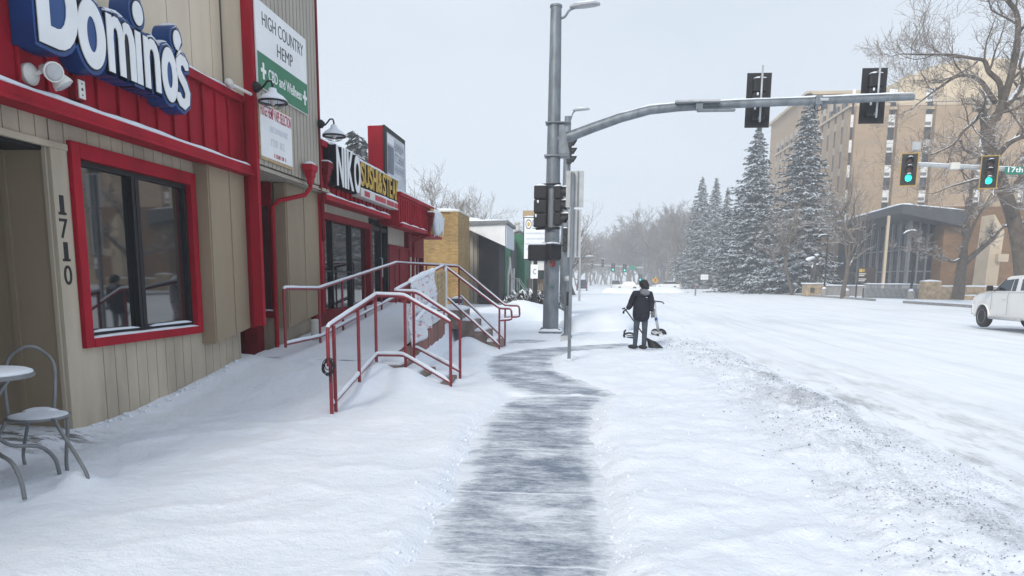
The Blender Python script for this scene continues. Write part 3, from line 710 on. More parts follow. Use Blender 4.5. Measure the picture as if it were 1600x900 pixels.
# coiled cable on the near rail
mb = MB(); rnd = random.Random(5)
for i in range(6):
    c = V((-3.06+rnd.uniform(-.015, .015), 8.44, .62+rnd.uniform(-.03, .03))); r = rnd.uniform(.06, .095); tl = rnd.uniform(-.5, .5); pts = []
    for k in range(19):
        a = 2*math.pi*k/18; pts.append(c+V((math.cos(a)*r*.8, -.02+math.sin(a)*r*.35+math.cos(a)*tl*.05, math.sin(a)*r)))
    mb.tube(pts, .006, 6)
mb.tube([(-3.05, 8.42, .56), (-3.02, 8.40, .50), (-3.03, 8.40, .43)], .006, 6)
tag(mb.build('cable_coil', M['black'], smooth=True), 'black cable coiled round the nearest railing post', 'cable')
# banner and lattice on rail B
bn = thing('banner', 'torn white printed banner drooping from the outer ramp railing', 'banner', (-3.17, 14.2, .8))
def sheet(y0, y1, zt0, zt1, zb0, zb1, amp, seed, nx_=26, nz_=22, xb=-3.165, th=.012):
    mb = MB()
    for side in (0, 1):
        for j in range(nz_+1):
            for i in range(nx_+1):
                u = i/nx_; w_ = j/nz_; y = lerp(y0, y1, u); zt = lerp(zt0, zt1, u); zb = lerp(zb0, zb1, u)+.05*N(u*6, seed, 1)
                z = lerp(zt, zb, w_)+.02*noise.noise((u*3, w_*3, seed))
                x = xb+amp*(.35+w_*.65)*(noise.noise((u*4.2+seed, w_*1.2, seed))+.5*noise.noise((u*9, w_*2.6, seed+4)))+.02+(th if side else 0)
                mb.v.append((x, y+.05*w_*noise.noise((u*3, w_*4, seed+9)), z))
    k = nx_+1; o2 = k*(nz_+1)
    for j in range(nz_):
        for i in range(nx_):
            a = j*k+i; mb._f(a, a+1, a+k+1, a+k); mb._f(o2+a+k, o2+a+k+1, o2+a+1, o2+a)
    rim = [i for i in range(k)]+[j*k+k-1 for j in range(1, nz_+1)]+[nz_*k+i for i in range(k-2, -1, -1)]+[j*k for j in range(nz_-1, 0, -1)]
    for a, b in zip(rim, rim[1:]+rim[:1]): mb._f(a, b, b+o2, a+o2)
    return mb
def banner_mat():
    s = NT('banner_print'); sp = s.n('ShaderNodeSeparateXYZ'); s.l(s.tc.outputs['Object'], sp.inputs[0])
    n1 = s.rng(s.noise(3.2, 5, .75, (1, 1.0, 2.6)), .56, .59); n2 = s.rng(s.noise(2.6, 5, .75, (1, .8, 4.0)), .57, .60); low = s.rng(sp.outputs[2], -.30, -.36)
    c = s.mix(s.math('MULTIPLY', n1, .75), (.66, .69, .74), (.50, .06, .07)); c = s.mix(s.math('MULTIPLY', n2, .7), c, (.10, .12, .20))
    c = s.mix(s.math('MULTIPLY', low, s.rng(s.noise(3, 3), .42, .5)), c, (.48, .12, .10)); s.l(c, s.b.inputs['Base Color']); s.b.inputs['Roughness'].default_value = .6
    return s.m
M['banner'] = banner_mat()
sheet(13.05, 15.15, 1.60, 1.82, .42, .86, .22, 3).build('cloth', M['banner'], bn, smooth=True)
mb = MB(); mb.drift([(-3.18, 13.1, 1.60), (-3.18, 14.3, 1.73), (-3.18, 15.2, 1.83)], .12, .09, 9, .06, .5); mb.drift([(-3.10, 13.2, .92), (-3.06, 14.6, 1.22)], .08, .07, 3, .06, .5); mb.build('snow_cap', M['snow'], bn, smooth=True)
lt = thing('lattice_panel', 'ragged tan lattice panel tied to the ramp railing beside the banner', 'lattice', (-3.18, 15.8, .8))
mb = MB(); rnd = random.Random(2)
for i in range(12):
    y = 15.2+i*.105; zt = 1.80+.115*(y-15.1); mb.obox((-3.17+rnd.uniform(-.02, .02), y, (zt+.98)/2), (.012, .06+rnd.random()*.05, zt-.98-rnd.random()*.25), Matrix.Rotation(rnd.uniform(-.05, .05), 3, 'X'))
for i in range(7):
    z = 1.02+i*.125; mb.obox((-3.155, 15.78, z+.05), (.012, 1.2-rnd.random()*.2, .035), Matrix.Rotation(.115+rnd.uniform(-.06, .06), 3, 'X'))
mb.build('slats', M['tan'], lt)
mb = MB(); mb.box(-3.165, -3.12, 16.36, 16.44, .75, 1.95); mb.build('edge_strip', M['white'], lt)
# ---- yellow brick building
S4 = thing('brick_building', 'yellow brick building end wall with snow on its parapet', 'building', (-6, 36, 0))
mb = MB(); mb.box(-16, -6.06, 34.5, 37.7, -.3, 4.82); mb.build('wall', M['ybrick'], S4)
mb = MB(); mb.box(-6.06, -5.98, 34.46, 37.7, -.3, 4.82); mb.box(-6.4, -5.99, 34.42, 34.5, -.3, 4.82); mb.build('brick_pier', M['ybrick'], S4, bevel=.02)
mb = MB(); mb.box(-16.1, -5.93, 34.38, 37.7, 4.82, 4.90); cp = mb.build('coping', M['offwhite'], S4)
mb = MB(); mb.drift([(-16, 34.7, 4.9), (-6.0, 34.7, 4.9)], .6, .10, 3, .3); mb.drift([(-6.25, 34.5, 4.9), (-6.25, 37.6, 4.9)], .5, .10, 5, .3); mb.build('snow_cap', M['snow'], cp, smooth=True)
# ---- white slanted-awning building
S5 = thing('awning_building', 'low white shopfront with slanted awning fascia over dark brick', 'building', (-5.5, 40, 0))
Y5 = 39.0
def p5(px, py): q = at(px, py, 'Y', Y5); return (q.x, Y5, q.z)
mb = MB(); mb.prism([p5(722, 352), p5(789.5, 349), p5(789.5, 385), p5(735, 360), p5(722, 354.5)], (0, 4.3, 0)); fa = mb.build('fascia', M['white'], S5)
q0 = at(790, 349, 'Y', Y5)
mb = MB(); mb.box(q0.x+.01, q0.x+.06, Y5+.1, Y5+4.2, q0.z-1.25, q0.z-.15); mb.build('sign_board', M['txtfaint'], fa)
mb = MB(); a = p5(715, 346.5); b = p5(791, 344.5); mb.prism([(a[0], Y5-.15, a[2]), (b[0]+.1, Y5-.15, b[2]), (b[0]+.1, Y5-.15, b[2]-.16), (a[0], Y5-.15, a[2]-.2)], (0, 4.6, 0)); rf = mb.build('roof', M['grey'], S5)
mb = MB(); mb.drift([(a[0], Y5+1.6, a[2]), (b[0], Y5+1.6, b[2])], 3.4, .16, 2, .3, .3); mb.build('snow_cap', M['snow'], rf, smooth=True); mb = MB(); mb.drift([(a[0]-2, Y5+3, a[2]+.15), (b[0]-1.6, Y5+3, b[2]+.12)], 2.4, .28, 2, .3, .3); mb.build('snow_cap', M['snow'], rf, smooth=True)
mb = MB(); x1 = at(752, 400, 'Y', 41).x; mb.boards_y(41.1, 41.0, -12, x1, -.2, 4.6, .22, .03); mb.build('ribbed_wall', M['greysid'], S5)
x2 = at(780, 400, 'Y', 40.6).x; MB().box(x1-.1, x2, 40.6, 43.2, -.2, 4.2).build('wall', M['dbrick'], S5)
# ---- green building
S6 = thing('green_building', 'dark green building with pointed arch doorway and arched gable', 'building', (-5, 46, 0))
mb = MB(); mb.box(-12, -4.72, 43.3, 50, -.2, 4.3); mb.box(-12, -4.12, 50, 56, -.2, 4.75); mb.box(-4.72, -4.66, 43.3, 50, -.2, .9); wl = mb.build('wall', M['pgreen'], S6)
MB().box(-4.72, -4.68, 46.5, 50, .9, 4.0).build('dark_panel', M['dgrey'], S6)
mb = MB()
def arch(y0, y1, zb, zs, zt):
    ym = (y0+y1)/2; L = [(y0, zb), (y0, zs)]+[(lerp(y0, ym, math.sin(t*math.pi/2*.999)), lerp(zs, zt, t)) for t in (.2, .4, .6, .8, 1)]
    return L, [(2*ym-a, b) for a, b in L[::-1]][1:]
L, R2 = arch(44.0, 46.0, .3, 1.9, 3.0); pts = [(-4.70, a, b) for a, b in L+R2]; mb.prism(pts, (.04, 0, 0)); ad = mb.build('door', M['black'], S6)
mb = MB().tube([(-4.64, a, b) for a, b in L+R2], .09, 8); mb.build('arch_trim', M['offwhite'], ad)
mb = MB(); mb.box(-4.68, -4.55, 47.2, 47.5, .9, 2.4); mb.build('wall_lamp', M['lampwhite'], S6)
mb = MB(); c = at(810, 372, 'Y', 50); pts = [(c.x+math.cos(t)*.52, 50, c.z-.15+math.sin(t)*.62) for t in [math.pi*i/10 for i in range(11)]]
mb.tube(pts, .07, 8); mb.prism([(q[0], 50.05, q[2]) for q in pts], (0, .2, 0)); mb.build('arched_gable', M['grey'], S6)
mb = MB().lathe([(.16, 0), (.18, .1), (.12, .35), (.13, .5), (.22, .55), (.05, .75)], (c.x-.1, 50.4, c.z+.45), 10); mb.build('finial', M['offwhite'], S6, smooth=True)
# grey rails and white stoop before the green door
st = thing('stoop', 'small snowy stoop in front of the green arched doorway', 'steps', (-4.2, 43, 0)); MB().box(-4.65, -3.9, 42.3, 44.6, -.2, .75).build('base', M['snow'], st, bevel=.12)
t = thing('handrail', 'thin grey double handrail leading to the green doorway', 'railing', (-3.8, 42, .2))
for k, yy in enumerate((42.2, 43.6)):
    MB().tube([(-4.5, yy, 1.75), (-3.9, yy, 1.75), (-3.35, yy-.3, 1.0), (-3.35, yy-.3, .0)], .03, 6).build('handrail', M['galvl'], t); MB().tube([(-3.9, yy, .4), (-3.9, yy, 1.75)], .03, 6).build('post', M['galvl'], t)
# back streets, hidden mass and fence
t = thing('wood_fence', 'brown wooden board fence behind the shop sign', 'fence', (-3.2, 53, 0)); mb = MB(); mb.boards_y(53.1, 53.06, -4.2, -1.9, 0, 1.75, .14, .015); mb.build('boards', M['fencewood'], t)
t = thing('house', 'pale house with dark windows beyond the wooden fence', 'house', (-5, 72, 0)); MB().box(-9, -3.2, 70, 80, 0, 3.6).build('wall', M['offwhite'], t); MB().prism([(-9.4, 69.6, 3.6), (-2.8, 69.6, 3.6), (-6.1, 69.6, 5.6)], (0, 11, 0)).build('roof', M['snow'], t)
for x in (-6.2, -4.6): MB().box(x, x+1.0, 69.95, 70, 1.4, 2.6).build('window', M['glass'], t)
# ================================================================== SIGNS, LAMPS, FURNITURE
# blue channel-letter sign over the window
SG = thing('channel_letter_sign', 'white-faced blue channel letters with snow on top over the first window', 'sign', (-5.05, 8.0, 3.8))
def letter(ch, y0, w_, zb, h, body_off=.05, fo=.028):
    # blue can behind, white face in front
    a = text('letter', ch, (-5.095, y0-.045, zb-.04), h, FACE_X, M['blue'], SG, width=w_+.09, extrude=.125, offset=body_off)
    k = text('letter_face', ch, (-4.962, y0, zb), h, FACE_X, M['white'], a, width=w_, extrude=.006, offset=fo)
    return a
def shape(name, outline, holes, x0, x1, m, par):
    """flat letter shape with holes, extruded in x (outline in (y,z))"""
    cu = bpy.data.curves.new(name, 'CURVE'); cu.dimensions = '2D'; cu.fill_mode = 'BOTH'; cu.extrude = (x1-x0)/2
    for lp in [outline]+holes:
        sp = cu.splines.new('POLY'); sp.points.add(len(lp)-1); sp.use_cyclic_u = True
        for q, p in zip(lp, sp.points): p.co = (q[0], q[1], 0, 1)
    o = bpy.data.objects.new(name, cu); COL.objects.link(o); dg = bpy.context.evaluated_depsgraph_get(); dg.update()
    me = bpy.data.meshes.new_from_object(o.evaluated_get(dg)); bpy.data.objects.remove(o); bpy.data.curves.remove(cu)
    w = V((0, 0, 0)); p = par
    while p is not None: w += p.location; p = p.parent
    for v in me.vertices: v.co = FACE_X @ v.co+V(((x0+x1)/2, 0, 0))-w
    me.materials.clear(); me.materials.append(m); me.name = name
    ob = bpy.data.objects.new(name, me); COL.objects.link(ob); ob.parent = par; return ob
def ell(cy_, cz_, ry, rz, n=28, p=2.0):
    return [(cy_+ry*math.copysign(abs(math.cos(t))**(2/p), math.cos(t)), cz_+rz*math.copysign(abs(math.sin(t))**(2/p), math.sin(t))) for t in [2*math.pi*i/n for i in range(n)]]
def grow(lp, d):
    out = []; n = len(lp); ar = sum(lp[i][0]*lp[(i+1) % n][1]-lp[(i+1) % n][0]*lp[i][1] for i in range(n)); s = 1 if ar > 0 else -1
    for i in range(n):
        a, b, c = V(lp[i-1]), V(lp[i]), V(lp[(i+1) % n]); e1 = (b-a).normalized(); e2 = (c-b).normalized()
        nn = V((e1.y+e2.y, -(e1.x+e2.x)))
        if nn.length < 1e-6: nn = V((e1.y, -e1.x))
        nn.normalize(); out.append(tuple(b+nn*d*s))
    return out
def stroke(pts, w0):
    """outline of a thick round-capped stroke"""
    P = [V(p) for p in pts]; L, R_ = [], []; n = len(P)
    for i in range(n):
        d = (P[min(i+1, n-1)]-P[max(i-1, 0)]).normalized(); nn = V((-d.y, d.x)); L.append(P[i]+nn*w0); R_.append(P[i]-nn*w0)
    d0 = (P[0]-P[1]).normalized(); d1 = (P[-1]-P[-2]).normalized()
    c0 = [P[0]+d0*w0*.75*math.sin(t)+V((-d0.y, d0.x))*w0*-math.cos(t)*-1 for t in (math.pi*.75, math.pi*.5, math.pi*.25)]
    c1 = [P[-1]+d1*w0*.75]
    return [tuple(p) for p in L]+[tuple(p) for p in c1]+[tuple(p) for p in R_[::-1]]+[tuple(P[0]+d0*w0*.75)]
ZB = 3.80; LET = []
# letter outlines as (outline, holes) in the facade plane
def d_letter():
    o = [(6.50, ZB-.02), (6.78, ZB-.02)]+[(6.78+.34*math.sin(t), ZB+.40-.42*math.cos(t)) for t in [math.pi*i/12 for i in range(1, 12)]]+[(6.78, ZB+.82), (6.50, ZB+.82)]
    h = [(6.68, ZB+.16), (6.78, ZB+.16)]+[(6.78+.16*math.sin(t), ZB+.40-.24*math.cos(t)) for t in [math.pi*i/8 for i in range(1, 8)]]+[(6.78, ZB+.64), (6.68, ZB+.64)]
    return o, [h]
def m_arch(y0, n_, w_, gap, z0, zt):
    """n or m: stems with round shoulders"""
    step = w_+gap; o = [(y0, z0), (y0+w_, z0)]
    for k in range(n_):
        a = y0+w_+k*step; cm = a+gap/2
        o += [(cm+gap/2*math.cos(t), zt-.20+.10*math.sin(t)) for t in (math.pi, math.pi*.75, math.pi*.5, math.pi*.25, 0)]
        o += [(a+gap, z0), (a+gap+w_, z0)]
    for k in range(n_-1, -1, -1):
        a = y0+w_+k*step; cm = a+gap*.5+w_*.15; rr = gap/2+w_*.85
        o += [(cm+rr*math.cos(t), zt-.21+.22*math.sin(t)) for t in (0, math.pi*.14, math.pi*.28, math.pi*.42, math.pi*.56, math.pi*.68)]
        o += [(a+.01, zt-.10)] if k == 0 else [(a-.01, zt-.14)]
    o += [(y0+w_*.85, zt), (y0, zt+.0)]
    return o, []
LET.append(d_letter())
LET.append((ell(7.34, ZB+.27, .235, .33), [ell(7.34, ZB+.27, .085, .17)]))
LET.append(m_arch(7.61, 2, .115, .095, ZB-.01, ZB+.56))
LET.append(([(8.16, ZB-.01), (8.275, ZB-.01), (8.275, ZB+.545), (8.16, ZB+.545)], []))
LET.append((ell(8.25, ZB+.74, .105, .125), []))
LET.append(m_arch(8.33, 1, .115, .115, ZB-.01, ZB+.54))
LET.append((ell(8.90, ZB+.25, .185, .31), [ell(8.90, ZB+.25, .065, .15)]))
LET.append((ell(9.13, ZB+.70, .095, .115)[:-4]+[(9.20, ZB+.58), (9.08, ZB+.50)], []))
sp_ = [(9.34, ZB+.44), (9.28, ZB+.49), (9.20, ZB+.50), (9.13, ZB+.45), (9.12, ZB+.36), (9.18, ZB+.29), (9.27, ZB+.22), (9.33, ZB+.13), (9.31, ZB+.03), (9.23, ZB-.02), (9.14, ZB+.0), (9.09, ZB+.06)]
LET.append((stroke(sp_, .062), []))
KY = .885; ky = lambda y: 6.5+(y-6.5)*KY
LET = [([(ky(a_), b_) for a_, b_ in o], [[(ky(a_), b_) for a_, b_ in q] for q in h]) for o, h in LET]
for o, h in LET:
    a = shape('letter', grow(o, .055), [grow(q, -.035) if False else q for q in []], -5.21, -4.985, M['blue'], SG)
    shape('letter_outline', grow(o, .014), [grow(q, .012) for q in h], -4.985, -4.976, M['black'], a)
    shape('letter_face', o, h, -4.976, -4.968, M['white'], a)
    for q in h: shape('letter_hole', grow(q, .0), [], -4.985, -4.98, M['blue'], a)
for y, z, l in ((8.25, ZB+.915, .17), (9.13, ZB+.86, .15), (7.34, ZB+.645, .28), (8.90, ZB+.60, .22), (6.75, ZB+.86, .5), (7.85, ZB+.62, .5), (8.55, ZB+.58, .3), (9.23, ZB+.60, .2)):
    y = ky(y); l *= KY; MB().drift([(-5.09, y-l*.55, z-.045), (-5.09, y, z), (-5.09, y+l*.55, z-.045)], .25, .05, y, .05, .3).build('snow_cap', M['snow'], SG, smooth=True)
mb = MB()
for y in (6.7, 7.4, 8.2, 9.0): mb.box(-5.40, -5.20, y, y+.05, ZB+.10, ZB+.16)
mb.build('bracket', M['black'], SG)
# twin flood lamp
FL = thing('flood_lamp', 'pair of cream outdoor flood lamps under the blue letters', 'lamp', (-5.2, 6.95, 3.5))
c = at(54, 116, 'X', -5.15)
RX = Matrix.Rotation(rad(90), 3, 'Y')
MB().lathe([(.0, -.01), (.10, 0), (.10, .04), (.07, .07), (.03, .09)], (-5.22, c.y, c.z), 16, RX).build('base', M['lampwhite'], FL, smooth=True, auto=40)
for px, py, dy in ((79, 111, Matrix.Rotation(rad(108), 3, 'Y') @ Matrix.Rotation(rad(25), 3, 'X')), (93, 125, Matrix.Rotation(rad(150), 3, 'Y') @ Matrix.Rotation(rad(-18), 3, 'X'))):
    q = at(px, py, 'X', -4.99)
    L_ = MB().lathe([(.03, -.15), (.045, -.13), (.05, -.06), (.088, .03), (.092, .06), (.086, .062)], q, 16, dy).build('lamp_head', M['lampwhite'], FL, smooth=True, auto=40)
    MB().lathe([(.0, .055), (.084, .058), (.06, .075), (.0, .08)], q, 16, dy).build('lens', M['glasslens'], L_, smooth=True)
    MB().tube([(-5.14, c.y, c.z), q+dy @ V((0, 0, -.12))], .018, 8).build('arm', M['lampwhite'], FL)
JB = thing('outlet_box', 'small red outlet box with pale socket plate below the letters', 'outlet', (-5.2, 7.3, 3.5)); c = at(122, 140, 'X', -5.16)
MB().box(-5.22, -5.13, c.y-.07, c.y+.06, c.z-.11, c.z+.11).build('box', M['dred'], JB, bevel=.008)
pl = MB().box(-5.13, -5.115, c.y-.045, c.y+.05, c.z-.09, c.z+.09).build('socket_plate', M['lampwhite'], JB, bevel=.004)
mb = MB(); mb.lathe([(.0, 0), (.014, 0), (.014, .004)], (-5.115, c.y, c.z), 10, RX); mb.lathe([(.0, 0), (.008, 0), (.008, .004)], (-5.115, c.y, c.z+.055), 8, RX); mb.lathe([(.0, 0), (.008, 0), (.008, .004)], (-5.115, c.y, c.z-.055), 8, RX); mb.build('socket', M['black'], pl)
# gooseneck lamps
def gooseneck(loc, label):
    x, y, z = 0, 0, 0
    t = thing('gooseneck_lamp', label, 'lamp', (0, 0, 0), 'gooseneck barn lamps on the shop fronts')
    MB().lathe([(.0, 0), (.085, .0), (.085, .05), (.05, .09), (.03, .11)], (x, y, z), 16, RX).build('base', M['black'], t, smooth=True, auto=40)
    MB().tube([(x+.08, y, z), (x+.12, y, z-.02), (x+.17, y, z+.03), (x+.22, y, z+.09), (x+.28, y, z+.09), (x+.30, y, z+.03), (x+.30, y, z-.05)], .017, 8).build('arm', M['black'], t, smooth=True)
    sh = MB().lathe([(.035, .0), (.055, -.01), (.06, -.06), (.10, -.09), (.16, -.13), (.215, -.19), (.235, -.21), (.235, -.225), (.205, -.19), (.15, -.14), (.05, -.08)], (x+.30, y, z-.03), 24).build('lamp_shade', M['black'], t, smooth=True, auto=50)
    MB().lathe([(.036, .012), (.062, .002), (.068, -.05), (.105, -.078), (.166, -.115), (.215, -.165), (.236, -.195), (.22, -.19)], (x+.30, y, z-.03), 24).build('snow_cap', M['snow'], sh, smooth=True)
    mb = MB()
    for k in range(8):
        a = 2*math.pi*k/8; mb.tube([(x+.30+math.cos(a)*.2, y+math.sin(a)*.2, z-.24), (x+.30+math.cos(a)*.16, y+math.sin(a)*.16, z-.30), (x+.30+math.cos(a)*.05, y+math.sin(a)*.05, z-.33)], .004, 4)
    for r_, zz in ((.2, -.245), (.12, -.32)): mb.tube([(x+.30+math.cos(2*math.pi*i/16)*r_, y+math.sin(2*math.pi*i/16)*r_, z+zz) for i in range(17)], .004, 4)
    mb.build('wire_guard', M['grey'], sh)
    MB().ball((x+.30, y, z-.2), (.05, .05, .09), 10, 7).build('bulb', M['lampwhite'], sh, smooth=True)
    place(t, loc, 0, .92)
gooseneck((-4.98, 10.93, 4.49), 'black gooseneck lamp with snowy shade beside the red corner post')
gooseneck((-4.965, 13.57, 4.50), 'black gooseneck lamp with snowy shade above the narrow shop edge')
EM = thing('security_lamp', 'small white bullet security lamp on the red corner post', 'lamp', (-5.0, 10.85, 4.4)); c = at(358, 130, 'X', -5.05)
MB().lathe([(.02, -.12), (.05, -.11), (.06, .02), (.045, .1), (.02, .12)], c, 14, Matrix.Rotation(rad(90), 3, 'X') @ Matrix.Rotation(rad(20), 3, 'Y')).build('lamp_head', M['lampwhite'], EM, smooth=True, auto=40)
MB().tube([c+V((0, .1, 0)), (-5.02, 10.88, c.z)], .025, 8).build('arm', M['lampwhite'], EM)
def glyphs(name, x, y0, y1, z0, h, n, m, par, seed=1):
    """rows of worn, illegible marks: short stems and bars"""
    mb = MB(); r = random.Random(seed); w_ = (y1-y0)/n
    for i in range(n):
        if r.random() < .13: continue
        a = y0+i*w_; s_ = w_*.72; k = r.choice((0, 1, 2, 3)); t_ = s_*.26
        mb.box(x, x+.002, a, a+t_, z0, z0+h)
        if k in (1, 3): mb.box(x, x+.002, a+s_-t_, a+s_, z0, z0+h)
        for q in ((.0, .84), (.42,), (.84,), (.0, .42))[k]: mb.box(x, x+.0017, a+t_, a+s_-(t_ if k in (1, 3) else 0), z0+h*q, z0+h*(q+.16))
    return mb.build(name, m, par)
# hemp shop signs
def quadsign(name, label, cat, x, y0, y1, z0, z1, m, th=.03):
    t = thing(name, label, cat, (x, (y0+y1)/2, z0)); MB().box(x-th, x, y0, y1, z0, z1).build('board', m, t, bevel=.004); return t
t = quadsign('shop_sign', 'large white shop sign with green lower band on the grey ribbed wall', 'sign', -4.945, 10.98, 12.96, 4.52, 5.78, M['white'])
gb = MB().box(-4.945, -4.940, 10.99, 12.95, 4.53, 5.03).build('green_band', M['green'], t)
text('lettering', 'HIGH COUNTRY', (-4.944, 11.20, 5.45), .20, FACE_X, M['txtdark'], t, width=1.62, extrude=.003, offset=-.006)
text('lettering', 'HEMP', (-4.944, 11.72, 5.14), .20, FACE_X, M['txtdark'], t, width=.62, extrude=.003, offset=-.006)
text('lettering', 'CBD and Wellness', (-4.939, 11.35, 4.70), .165, FACE_X, M['txtwhite'], gb, width=1.32, extrude=.003, offset=.008)
for y in (11.17, 12.82):
    mb = MB(); mb.box(-4.940, -4.935, y-.028, y+.028, 4.66, 4.90); mb.box(-4.940, -4.9348, y-.09, y-.028, 4.755, 4.81); mb.box(-4.940, -4.9348, y+.028, y+.09, 4.755, 4.81); mb.build('cross', M['txtwhite'], gb)
t = quadsign('shop_sign', 'weathered white banner sign with red heading under the large shop sign', 'sign', -4.95, 10.99, 12.22, 3.47, 4.34, M['tan'])
pp = MB().box(-4.95, -4.944, 11.0, 12.19, 3.52, 4.31).build('poster', M['white'], t)
text('lettering', 'HUGE HEMP VAPE SELECTION', (-4.943, 11.02, 4.13), .165, FACE_X, M['txtred'], pp, width=1.15, extrude=.002, offset=.006)
glyphs('faded_lettering', -4.9435, 11.33, 12.05, 3.93, .09, 11, M['txtfaint'], pp, 3)
glyphs('faded_lettering', -4.9435, 11.36, 11.9, 3.72, .11, 8, M['txtfaint'], pp, 5)
glyphs('red_lettering', -4.9435, 11.45, 11.92, 3.555, .06, 15, M['txtred'], pp, 8)
# red shop letters
t = thing('channel_letter_sign', 'tall white channel letters with black sides on the long red fascia', 'sign', (-5.0, 15.2, 3.5))
MB().box(-5.22, -5.10, 14.42, 16.08, 3.52, 4.30).build('backing', M['black'], t)
yy = 14.50
for ch, w_ in (('N', .42), ('I', .13), ('K', .42), ('O', .44)):
    a = text('letter', ch, (-5.04, yy, 3.55), .74, FACE_X, M['black'], t, width=w_, extrude=.06, offset=.035); text('letter_face', ch, (-4.975, yy, 3.55), .74, FACE_X, M['white'], a, width=w_, extrude=.005, offset=.03); yy += w_+.05
mb = MB(); mb.drift([(-5.1, 14.45, 4.30), (-5.1, 16.05, 4.32)], .2, .06, 2, .08); mb.build('snow_cap', M['snow'], t, smooth=True)
t = thing('channel_letter_sign', 'yellow channel letters over a red and cream strip on the red fascia', 'sign', (-5.0, 17.8, 3.5))
yy = 16.16
for ch, w_ in (('S', .29), ('U', .29), ('S', .29), ('H', .29), ('I', .09), ('&', .33), ('S', .29), ('T', .27), ('E', .25), ('A', .31), ('K', .29)):
    a = text('letter', ch, (-5.07, yy, 3.74), .50, FACE_X, M['black'], t, width=w_, extrude=.06, offset=.02); text('letter_face', ch, (-5.004, yy, 3.74), .50, FACE_X, M['gold'], a, width=w_, extrude=.006, offset=.022)
    mb = MB(); mb.drift([(-5.05, yy+.02, 4.245), (-5.05, yy+w_-.02, 4.245)], .14, .05, yy, .04, .5); mb.build('snow_cap', M['snow'], a, smooth=True); yy += w_+.035
s_ = MB().box(-5.2, -4.98, 16.1, 19.4, 3.48, 3.66).build('strip_board', M['offwhite'], t, bevel=.004)
for a, b in ((16.35, 16.75), (17.2, 18.1), (18.2, 18.9), (18.95, 19.3)): MB().box(-4.98, -4.975, a, b, 3.51, 3.63).build('lettering', M['txtred'], s_)
mb = MB(); mb.drift([(-5.02, 16.15, 3.66), (-5.02, 19.35, 3.66)], .08, .035, 3, .06, .7); mb.build('snow_cap', M['snow'], s_, smooth=True)
# roof sign box
t = thing('roof_sign', 'red roof-top sign box with poster face above the yellow letters', 'sign', (-5.1, 19, 4.0))
MB().box(-5.60, -5.20, 18.75, 20.85, 3.99, 5.52).build('cabinet', M['red'], t, bevel=.008)
fr = MB().box(-5.20, -5.15, 18.73, 20.87, 3.97, 5.54).build('frame', M['black'], t, bevel=.006)
ps = MB().box(-5.15, -5.14, 18.92, 20.76, 4.04, 5.40).build('poster', M['poster'], fr)
MB().box(-5.14, -5.136, 18.95, 19.55, 4.40, 5.10).build('picture', M['posterdark'], ps); MB().box(-5.14, -5.136, 18.95, 19.55, 5.15, 5.36).build('heading', M['white'], ps)
for i in range(3): glyphs('lettering', -5.1395, 19.66, 20.66, 5.06-.29*i, .22, (4, 5, 4)[i], M['posterdark'], ps, 11+i)
mb = MB()
for i in range(4): mb.box(-5.14, -5.136, 19.66, 20.62, 4.10+.07*i, 4.13+.07*i)
mb.build('small_print', M['txtfaint'], ps)
mb = MB(); mb.drift([(-5.38, 18.78, 5.53), (-5.38, 20.82, 5.53)], .40, .06, 3, .1); mb.build('snow_cap', M['snow'], t, smooth=True)
# iced sign at the end of the red shop
t = thing('channel_letter_sign', 'snow-crusted white and yellow letters at the far end of the red shop', 'sign', (-4.8, 23.6, 3.3))
for i in range(3): MB().ball((-4.72, 22.95+i*.30, 3.42+.02*i), (.13, .2, .42-.03*i), 12, 9, None, .25).build('letter', M['ice'], t, smooth=True)
mb = MB(); rnd = random.Random(4)
for i in range(10):
    y = 23.75+i*.06; h_ = .25+rnd.random()*.4; mb.tube([(-4.72, y, 3.68), (-4.72, y, 3.68-h_*.6), (-4.72, y, 3.68-h_)], [.03, .02, .004], 5)
mb.build('icicles', M['ice'], t); MB().box(-4.86, -4.80, 22.8, 24.4, 3.0, 3.85).build('backing', M['gold'], t)
# shop sign on a post beyond
t = thing('pole_sign', 'white pole sign with oval emblem on a black post before the wooden fence', 'sign', (-2.2, 34, 0))
YS_ = 34.0; a = at(818, 339, 'Y', YS_); b = at(862, 406, 'Y', YS_); xa, za, xb, zb = a.x, a.z, b.x, b.z
bd = MB().box(xa, xb+.12, YS_, YS_+.25, zb, za).build('board', M['black'], t)
fc = MB().box(xa+.04, xb+.08, YS_-.012, YS_-.002, zb+.04, za-.04).build('sign_face', M['white'], bd)
text('lettering', 'DWYERS', (xa+.42, YS_-.014, za-.42), .27, FACE_Y, M['txtdark'], fc, width=.98, extrude=.004, offset=.004)
MB().box(xa+.42, xb+.02, YS_-.018, YS_-.012, za-.53, za-.50).build('underline', M['green'], fc)
for r_, m_, d_ in ((1, 'txtdark', .016), (.8, 'white', .020), (.45, 'gold', .024)):
    mb = MB(); mb.prism([(xa+.24+.14*r_*math.cos(2*math.pi*i/20), YS_-d_, za-.33+.22*r_*math.sin(2*math.pi*i/20)) for i in range(20)], (0, .006, 0)); mb.build('emblem', M[m_], fc)
mb = MB()
for i, (l0, l1) in enumerate(((.1, 1.15), (.12, 1.1), (.1, .9), (.15, .6))): mb.box(xa+l0, xa+l1, YS_-.016, YS_-.012, za-.78-.24*i, za-.70-.24*i)
mb.build('small_print', M['txtfaint'], fc)
MB().box(xa+.48, xa+.66, YS_+.05, YS_+.2, -.2, zb).build('post', M['black'], t)
lo = MB().box(xa+.36, xa+.7, YS_-.01, YS_+.03, zb-.86, zb-.22).build('lower_sign', M['white'], t); text('lettering', 'C', (xa+.48, YS_-.014, zb-.66), .24, FACE_Y, M['txtdark'], lo, width=.14, extrude=.004)
